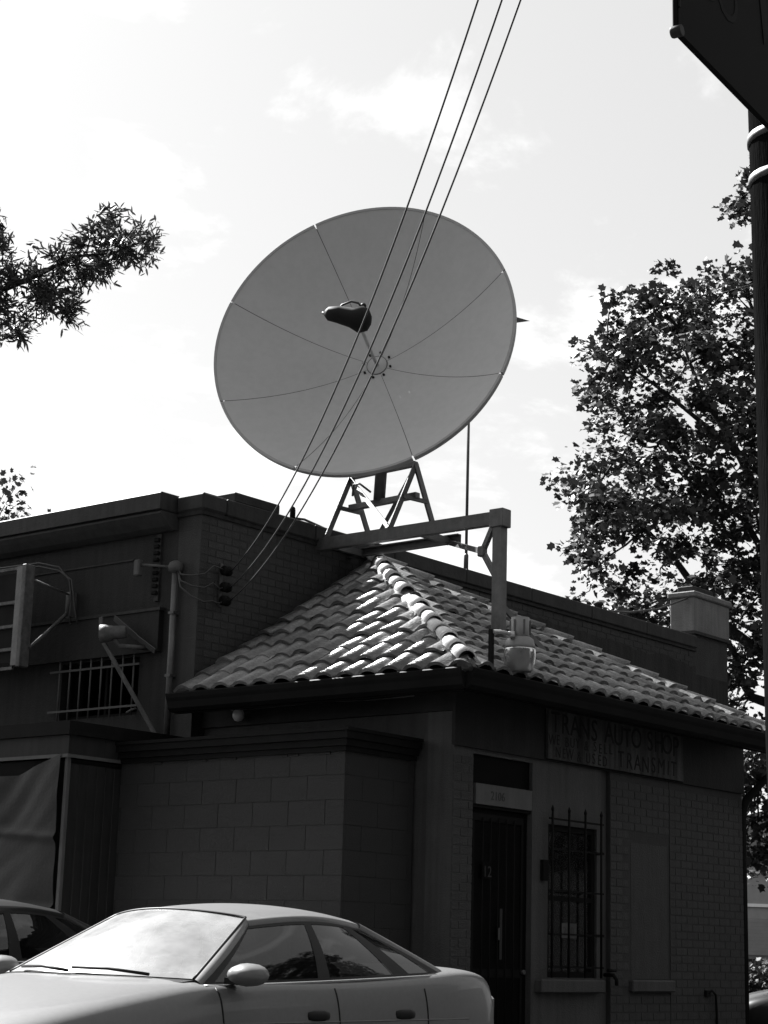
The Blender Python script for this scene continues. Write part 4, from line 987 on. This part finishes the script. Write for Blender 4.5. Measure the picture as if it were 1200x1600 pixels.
tm = MB(); limb(tm, (0, 0, 0), (.1, .1, 4.2), .26, .2, .03, 7, 12); limb(tm, (.1, .1, 4.1), (-.5, .2, 9), .19, .06, .06, 7, 9); tm.build('trunk', 'bark', ok)
tm = MB()
def Q(x, z, y=11.0): return Vector((x, y, z)) + q
main_l = [Vector((.1, .1, 3.9)), Q(-4.6, 4.75), Q(-3.64, 4.99), Q(-2.9, 5.05), Q(-2.44, 5.09), Q(-2.21, 5.2), Q(-2.0, 5.33), Q(-1.76, 5.36), Q(-1.6, 5.43), Q(-1.46, 5.50)]
tm.tube(main_l, [.12, .07, .045, .03, .022, .016, .012, .008, .006, .003], 8)
tw = [((-1.9, 5.34), (-1.83, 5.55), .006), ((-1.83, 5.5), (-1.71, 5.59), .004), ((-2.0, 5.3), (-1.79, 5.2), .006), ((-2.2, 5.18), (-1.95, 4.93), .007), ((-2.44, 5.05), (-2.26, 4.76), .007), ((-2.6, 5.05), (-2.5, 5.5), .008), ((-2.3, 5.14), (-2.1, 5.38), .006), ((-2.9, 5.0), (-2.4, 4.85), .01), ((-3.3, 5.0), (-2.8, 5.55), .012), ((-3.2, 4.95), (-2.9, 4.7), .01), ((-2.15, 5.05), (-2.02, 4.94), .004), ((-1.7, 5.38), (-1.6, 5.31), .003), ((-2.5, 5.4), (-2.42, 5.5), .003), ((-2.1, 5.27), (-1.92, 5.42), .004)]
segs = list(zip(main_l[2:], main_l[3:]))
for a_, b_, r_ in tw:
    A_, B_ = Q(*a_, 11 + random.uniform(-.1, .1)), Q(*b_, 11 + random.uniform(-.3, .3)); pts = limb(tm, A_, B_, r_, .002, .15, 5, 5); segs += list(zip(pts, pts[1:]))
k = 0
nodes = []
while k < 760:
    x = random.uniform(-4.3, -1.4); z = random.uniform(4.6, 5.75)
    if not in_poly(BR, x, z): continue
    y = 11 + random.uniform(-.22, .22); B_ = Q(x, z, y)
    a_, b_ = min(segs, key=lambda s_: ((s_[0] + s_[1]) / 2 - B_).length)
    A_ = (a_ + b_) / 2; k += 1
    pts = limb(tm, A_, B_, .0035, .0015, .15, 3, 4); nodes.append((A_, B_))
tm.build('branches', 'bark', ok)
pos = []; nr = []; dr = []; sz = []
for A_, B_ in nodes:
    n_ = random.randint(14, 24); d = np.array(B_ - A_); L_ = np.linalg.norm(d) + 1e-6; d /= L_
    t = rng.random((n_, 1)) * .75 + .25
    p = np.array(A_) + (np.array(B_) - np.array(A_)) * np.clip(t, 0, 1.05) + rng.normal(0, .02, (n_, 3))
    pos.append(p); dr.append(d * .7 + rng.normal(0, .55, (n_, 3))); nr.append(rng.normal(0, .7, (n_, 3)) + np.array([0, -.2, .5])); sz.append(rng.uniform(.045, .078, n_))
pos, nr, dr, sz = (np.concatenate(x_) for x_ in (pos, nr, dr, sz))
leaf_cloud('foliage', ok, pos, nr, dr, sz, NARROW, 'oakleaf', 'stuff')
pc = []; dc = []
for k in range(420):                                   # the rest of its crown, round the trunk
    d = rng.normal(0, 1, 3); d /= np.linalg.norm(d); c_ = d * (rng.random() ** .4) * np.array([2.7, 3.0, 2.6]) + np.array([-1.3, -1.2, 7.6])
    p = c_ + rng.normal(0, .22, (34, 3)); pc.append(p); dc.append(p - c_ + rng.normal(0, .1, (34, 3)))
pc = np.concatenate(pc); dc = np.concatenate(dc)
leaf_cloud('crown', ok, pc, rng.normal(0, .7, pc.shape) + np.array([0, 0, .6]), dc, rng.uniform(.10, .16, len(pc)), NARROW, 'oakleaf', 'stuff')

# ------------------------------------------------------------------ houses far behind at the right
hb_ = thing('far_house', 'distant pale clapboard house with low roof seen past the shop wall at right', 'house', (9.6, 46, 0), R(12))
MB().box((-1.2, 0, 0), (6, 5, 1.25)).build('wall', 'sheet', hb_)
for i in range(10):
    MB().box((-1.25, -.03 - .002 * (i % 2), 1.36 + i * .085 - .02), (6.05, .0, 1.36 + i * .085 + .062)).build('roof_board', 'siding', hb_)
MB().box((-1.2, .002, 1.25), (6, 5, 2.2)).build('upper_wall', 'shingle', hb_)
MB().box((-.3, -.06, .05), (-.22, -.035, 1.25)).build('porch_post', 'trim', hb_)
hc = thing('far_pale_building', 'far grey building with white trim lines under the tree at right', 'building', (10.2, 60, 0), R(8))
MB().box((-3, 0, 0), (8, 6, 4.4)).build('wall', 'siding', hc)
MB().prism([(-3.2, 4.4), (8.2, 4.4), (2.5, 6.0)], -.2, 6.2, lambda x, y, z: (x, z, y)).build('gable', 'shingle', hc)
for z in (2.9, 3.95): MB().box((-3.05, -.08, z), (8.05, -.002, z + .1)).build('trim_line', 'white', hc)
MB().box((-1.4, -.09, 1.9), (-1.3, -.003, 2.9)).build('trim_post', 'white', hc)

side_b = thing('added_dark_building', 'unseen plain dark brick building added at the right to darken reflections', 'building', (22, 10, 0))  # unseen, added to darken the shop window's reflection and the right wall
MB().box((0, 0, 0), (9, 26, 6.4)).build('wall', 'mainbrick', side_b)
MB().bbox((-.12, -.12, 6.402), (9.12, 26.12, 6.62), .02).build('coping', 'coping', side_b)
for i in range(6):
    for z in (1.0, 3.8):
        f_ = MB(); y = 1.6 + i * 4.1
        f_.box((-.05, y, z), (.02, y + 1.3, z + .08)); f_.box((-.05, y, z + 1.62), (.02, y + 1.3, z + 1.7)); f_.box((-.05, y, z + .08), (.02, y + .08, z + 1.62)); f_.box((-.05, y + 1.22, z + .08), (.02, y + 1.3, z + 1.62))
        f_ = f_.build('window', 'black', side_b); MB().box((-.02, y + .08, z + .08), (-.004, y + 1.22, z + 1.62)).build('pane', 'glass', f_)

# ------------------------------------------------------------------ cars
def make_car(name, label, loc, yaw, paint, group, scale=1.0):
    car = thing(name, label, 'car', loc, yaw, group); car.scale = (scale,) * 3
    X = [2.44, 2.42, 2.34, 2.15, 1.8, 1.4, 1.05, .82, .5, 0, -.6, -1.2, -1.7, -1.95, -2.2, -2.36, -2.43, -2.45]
    Wd = [.50, .64, .74, .82, .865, .885, .895, .90, .905, .91, .91, .905, .885, .865, .83, .79, .73, .60]
    ZT = [.50, .60, .685, .755, .835, .905, .955, .975, .955, .955, .965, .99, 1.045, 1.06, 1.055, 1.03, .985, .84]     # centre height
    ZS = [.47, .545, .615, .68, .755, .82, .870, .905, .925, .935, .945, .965, .995, 1.005, .995, .965, .92, .80]      # shoulder
    ZB = [.34, .24, .2, .2, .2, .2, .2, .2, .2, .2, .2, .2, .22, .24, .27, .3, .34, .42]
    rows = []
    for i in range(len(X)):
        w, zt, zs, zb = Wd[i], ZT[i], ZS[i], ZB[i]; hh = zs - zb
        half = [(.0, zb), (w * .8, zb), (w * .955, zb + hh * .12), (w * .995, zb + hh * .34), (w, zb + hh * .55), (w * .985, zb + hh * .76), (w * .955, zb + hh * .92), (w * .915, zs), (w * .86, zs + (zt - zs) * .38), (w * .72, zs + (zt - zs) * .70), (w * .42, zs + (zt - zs) * .93), (0, zt)]
        rows.append([(X[i], y, z) for y, z in half] + [(X[i], -y, z) for y, z in half[-2:0:-1]])
    n = len(rows[0]); mb = MB(); V = [p for r_ in rows for p in r_]; F_ = []
    for i in range(len(rows) - 1):
        for j in range(n): F_.append((i * n + j, i * n + (j + 1) % n, (i + 1) * n + (j + 1) % n, (i + 1) * n + j))
    F_.append(tuple(range(n))[::-1]); F_.append(tuple((len(rows) - 1) * n + j for j in range(n)))
    mb.add(V, F_, True); body = mb.build('body', paint, car)
    sub = body.modifiers.new('sub', 'SUBSURF'); sub.levels = 2; sub.render_levels = 2
    bpy.context.view_layer.update()
    from mathutils.bvhtree import BVHTree
    ev = body.evaluated_get(bpy.context.evaluated_depsgraph_get()); tm_ = ev.to_mesh()
    bvh = BVHTree.FromPolygons([v_.co.copy() for v_ in tm_.vertices], [tuple(p_.vertices) for p_ in tm_.polygons]); ev.to_mesh_clear()
    # roof and glasshouse
    def wbase(s_): return Vector((.76 + .20 * (1 - s_ * s_), .71 * s_, .955 + .012 * (1 - s_ * s_)))
    def wtop(s_): return Vector((.08 + .13 * (1 - s_ * s_), .515 * s_, 1.305 + .042 * (1 - s_ * s_)))
    def bbase(s_): return Vector((-1.78 - .16 * (1 - s_ * s_), .66 * s_, 1.04))
    def btop(s_): return Vector((-1.06 - .12 * (1 - s_ * s_), .505 * s_, 1.315 + .035 * (1 - s_ * s_)))
    def screen(fb, ft, bow):
        def f(uu, vv):
            s_ = uu * 2 - 1; a_, b_ = fb(s_), ft(s_); p = a_.lerp(b_, vv); nn = (b_ - a_).cross(Vector((0, 1, 0))); nn.normalize()
            if nn.z < 0: nn = -nn
            return p + nn * (bow * math.sin(math.pi * vv) * (1 - s_ * s_))
        return f
    MB().grid(screen(wbase, wtop, .035), 24, 14).build('windscreen', 'windscreen', car)
    MB().grid(screen(bbase, btop, .05), 20, 10).build('rear_window', 'carglass', car)
    rp = MB()
    def rf(uu, vv):
        t = vv; s_ = uu * 2 - 1
        a_, b_ = wtop(s_), btop(s_)
        x = a_.x + (b_.x - a_.x) * t; y = (.515 + .045 * math.sin(math.pi * t)) * s_
        edge = a_.z + (b_.z - a_.z) * t
        z = edge + .055 * math.sin(math.pi * t) * (1 - .3 * s_ * s_)
        z -= .012 * max(0, abs(s_) - .8) / .2
        return Vector((x, y, z))
    rp.grid(rf, 24, 24)
    # roof rails wrapping down to the door glass
    def rail(sgn):
        def f(uu, vv):
            p = rf(1.0 if sgn > 0 else 0.0, uu); k = vv
            return p + Vector((0, sgn * (.026 * math.sin(k * math.pi / 2)), -.038 * (1 - math.cos(k * math.pi / 2)) ))
        return f
    for sg in (1, -1): rp.grid(rail(sg), 24, 5)
    rp.build('roof', paint, car)
    for sg in (1, -1):
        def rbot(t, sg=sg): p = rf(1.0 if sg > 0 else 0.0, t); return p + Vector((0, sg * .024, -.036))
        nT = 24
        top_pts = [rbot(i / nT) for i in range(nT + 1)]
        Abase = Vector((.76, sg * .765, .92)); Cbase = Vector((-1.72, sg * .745, 1.0))
        def belt(t): 
            p = Abase.lerp(Cbase, t); p.y += sg * .035 * math.sin(math.pi * t); p.z += -.004 * math.sin(math.pi * t); return p
        def side(uu, vv):
            a_ = belt(uu); b_ = rbot(max(0.0, min(1.0, (uu - .03) / .94))); p = a_.lerp(b_, vv); p.y += sg * .02 * math.sin(math.pi * vv); return p
        glass = MB(); frm = MB()
        cuts = [(.035, .425, 'front_door_window'), (.475, .765, 'rear_door_window'), (.845, .955, 'quarter_window')]
        for u0, u1, nm in cuts:
            MB().grid(lambda a_, b_, u0=u0, u1=u1: side(u0 + (u1 - u0) * a_, .05 + .90 * b_), 12, 6).build(nm, 'carglass', car)
        for u0, u1 in ((.425, .475), (.765, .845)):
            frm.grid(lambda a_, b_: side(u0 + (u1 - u0) * a_, .05 + .90 * b_) + Vector((0, sg * .004, 0)), 3, 6)
        frm.grid(lambda a_, b_: side(a_, .0 + .05 * b_) + Vector((0, sg * .006, 0)), 24, 1); frm.grid(lambda a_, b_: side(a_, .95 + .05 * b_) + Vector((0, sg * .004, 0)), 24, 1)
        frm.grid(lambda a_, b_: side(.955 + .045 * a_, b_) + Vector((0, sg * .004, 0)), 2, 6)
        frm.grid(lambda a_, b_: side(.0 + .035 * a_, b_) + Vector((0, sg * .003, 0)), 2, 6)
        frm.build('window_trim', 'trimblack', car)
        # painted A and C pillars
        pl = MB()
        def apil(a_, b_):
            g0 = screen(wbase, wtop, .035)(1.0 if sg > 0 else 0.0, b_); g1 = side(.0, b_) ; p = g0.lerp(g1, a_); return p + Vector((.012, sg * .012, .006)) * math.sin(math.pi * a_)
        pl.grid(apil, 6, 12); pl.build('front_pillar', paint, car); pl = MB()
        def cpil(a_, b_):
            g0 = screen(bbase, btop, .05)(1.0 if sg > 0 else 0.0, b_); g1 = side(1.0, b_); p = g0.lerp(g1, a_); return p + Vector((-.01, sg * .02, .006)) * math.sin(math.pi * a_)
        pl.grid(cpil, 6, 10); pl.build('rear_pillar', paint, car)
        cowl = MB()
        # belt moulding, seams, handles
        MB().tube([belt(t / 20) + Vector((0, sg * .022, -.004)) for t in range(21)], .010, 6).build('belt_moulding', 'chrome', car)
        def skin(x, z):               # the door skin in y at a height
            h_ = bvh.ray_cast(Vector((x, 3, z)), Vector((0, -1, 0))); return h_[0].y if h_[0] is not None else .85
        for xs in ((.70, .60), (-.38, -.40), (-1.36, -1.10)):
            MB().tube([(xs[0] + (xs[1] - xs[0]) * max(0, (.45 - z)) * 2, sg * (skin(xs[0], z) + .001), z) for z in (.28, .4, .5, .6, .7, .78, .84, .88, .91)], .006, 5).build('door_seam', 'trimblack', car)
        MB().tube([(x, sg * (skin(x, .72) + .001), .72) for x in (.9, .4, -.2, -.8, -1.4, -1.9)], .005, 5).build('crease', paint, car)
        MB().beam((1.0, sg * .893, .47), (-1.3, sg * .903, .47), .03, .06).build('side_moulding', 'trimblack', car)
        for xh in (-.17, -1.09):
            h_ = MB(); h_.lathe([(.0, -.085), (.03, -.08), (.042, -.04), (.042, .04), (.03, .08), (.0, .085)], 12, axis=(1, 0, 0)); ob = h_.build('door_handle', 'trimblack', car); ob.location = (xh, sg * (skin(xh, .755) + .002), .755); ob.scale = (1.25, .35, .72)
        # mirror
        mr = MB(); mr.lathe([(.0, -.02), (.05, -.015), (.085, .02), (.088, .06), (.07, .10), (.03, .125), (0, .13)], 16, axis=(1, 0, 0)); ob = mr.build('mirror', paint, car)
        ob.location = (.53, sg * .96, .985); ob.scale = (1.3, 1.4, .72)
        MB().beam((.56, sg * .80, .95), (.55, sg * .93, .945), .10, .035).build('mirror_base', 'trimblack', car)
        # wheels
        for xw in (1.35, -1.34):
            w_ = MB().lathe([(.20, -.10), (.30, -.105), (.322, -.07), (.325, .0), (.322, .07), (.30, .105), (.20, .10)], 28, axis=(0, 1, 0), org=(xw, sg * .79, .325)).build('wheel', 'rubber', car)
            MB().lathe([(.21, 0), (.205, .02), (.08, .035), (.05, .05), (.0, .052)], 20, axis=(0, sg, 0), org=(xw, sg * .86, .325)).build('rim', 'galv', w_)
            MB().lathe([(.36, 0), (.36, .003)], 28, axis=(0, sg, 0), org=(xw, sg * .895, .325)).build('wheel_arch', 'trimblack', car)
        MB().bbox((2.22, sg * .42, .56), (2.40, sg * .70, .66), .02).build('headlight', 'lens', car)
        MB().bbox((-2.44, sg * .40, .70), (-2.36, sg * .74, .86), .02).build('tail_light', 'lens', car)
        # wiper
    for y0, y1 in ((.50, -.02), (-.02, -.52)):
        MB().tube([wbase(y0 / .71) + Vector((.035, 0, .012)), wbase((y0 + y1) / 1.42) + Vector((.012, 0, .032)), wbase(y1 / .71) + Vector((.0, 0, .03))], .009, 6).build('wiper', 'trimblack', car)
    MB().grid(lambda a_, b_: wbase(a_ * 2 - 1) + Vector((.10 - .13 * b_, 0, -.018 + .016 * b_)), 20, 2).build('cowl', 'trimblack', car)
    MB().grid(lambda a_, b_: screen(wbase, wtop, .035)(a_, b_) + Vector((.0, 0, .004)) if False else wtop(a_ * 2 - 1) + Vector((.022 - .03 * b_, 0, -.009 + .012 * b_)), 20, 2).build('windscreen_seal', 'trimblack', car)
    edge = [screen(wbase, wtop, .035)(0, k / 12) for k in range(13)] + [screen(wbase, wtop, .035)(k / 16, 1) for k in range(1, 16)] + [screen(wbase, wtop, .035)(1, 1 - k / 12) for k in range(13)]
    MB().tube(edge, .0095, 6).build('windscreen_gasket', 'trimblack', car)
    mv = MB(); mv.bbox((.12, -.11, 1.20), (.15, .11, 1.26), .012); mv.build('rear_view_mirror', 'trimblack', car)
    # interior
    MB().bbox((.05, -.66, .70), (.78, .66, .93), .05).build('dashboard', 'trimblack', car)
    for sg in (1, -1):
        s_ = MB(); s_.bbox((-.62, sg * .36 - .24, .35), (-.1, sg * .36 + .24, .55), .05); s_.beam((-.55, sg * .36, .55), (-.74, sg * .36, 1.04), .46, .12, up=(1, 0, .3)); s_.bbox((-.80, sg * .36 - .12, 1.06), (-.70, sg * .36 + .12, 1.2), .03); s_.build('seat', 'seat', car)
    MB().bbox((-1.55, -.62, .4), (-1.15, .62, .95), .06).build('rear_seat', 'seat', car)
    ring = []
    for k in range(21):
        t = 2 * math.pi * k / 20; ring.append(Vector((.02 + .08 * math.sin(t), .36 + .185 * math.cos(t), .90 + .165 * math.sin(t))))
    MB().tube(ring, .014, 6, cap=False).build('steering_wheel', 'trimblack', car)
    MB().bbox((2.38, -.70, .36), (2.50, .70, .52), .04).build('front_bumper', paint, car)
    MB().bbox((-2.52, -.74, .38), (-2.40, .74, .58), .04).build('rear_bumper', paint, car)
    return car
YAW = R(-124.6)
make_car('sedan', 'silver four door sedan parked nose towards us with glaring windscreen', (-1.13, 11.62, 0.0), YAW, 'paint', 'parked cars')
make_car('sedan', 'dark sedan half hidden behind the silver car at far left', (-3.45, 13.95, 0), YAW, 'darkpaint', 'parked cars', 1.04)
make_car('sedan', 'dark car whose bonnet shows beyond the shop at bottom right', (7.05, 24.6, 0), R(176), 'darkpaint', 'parked cars')
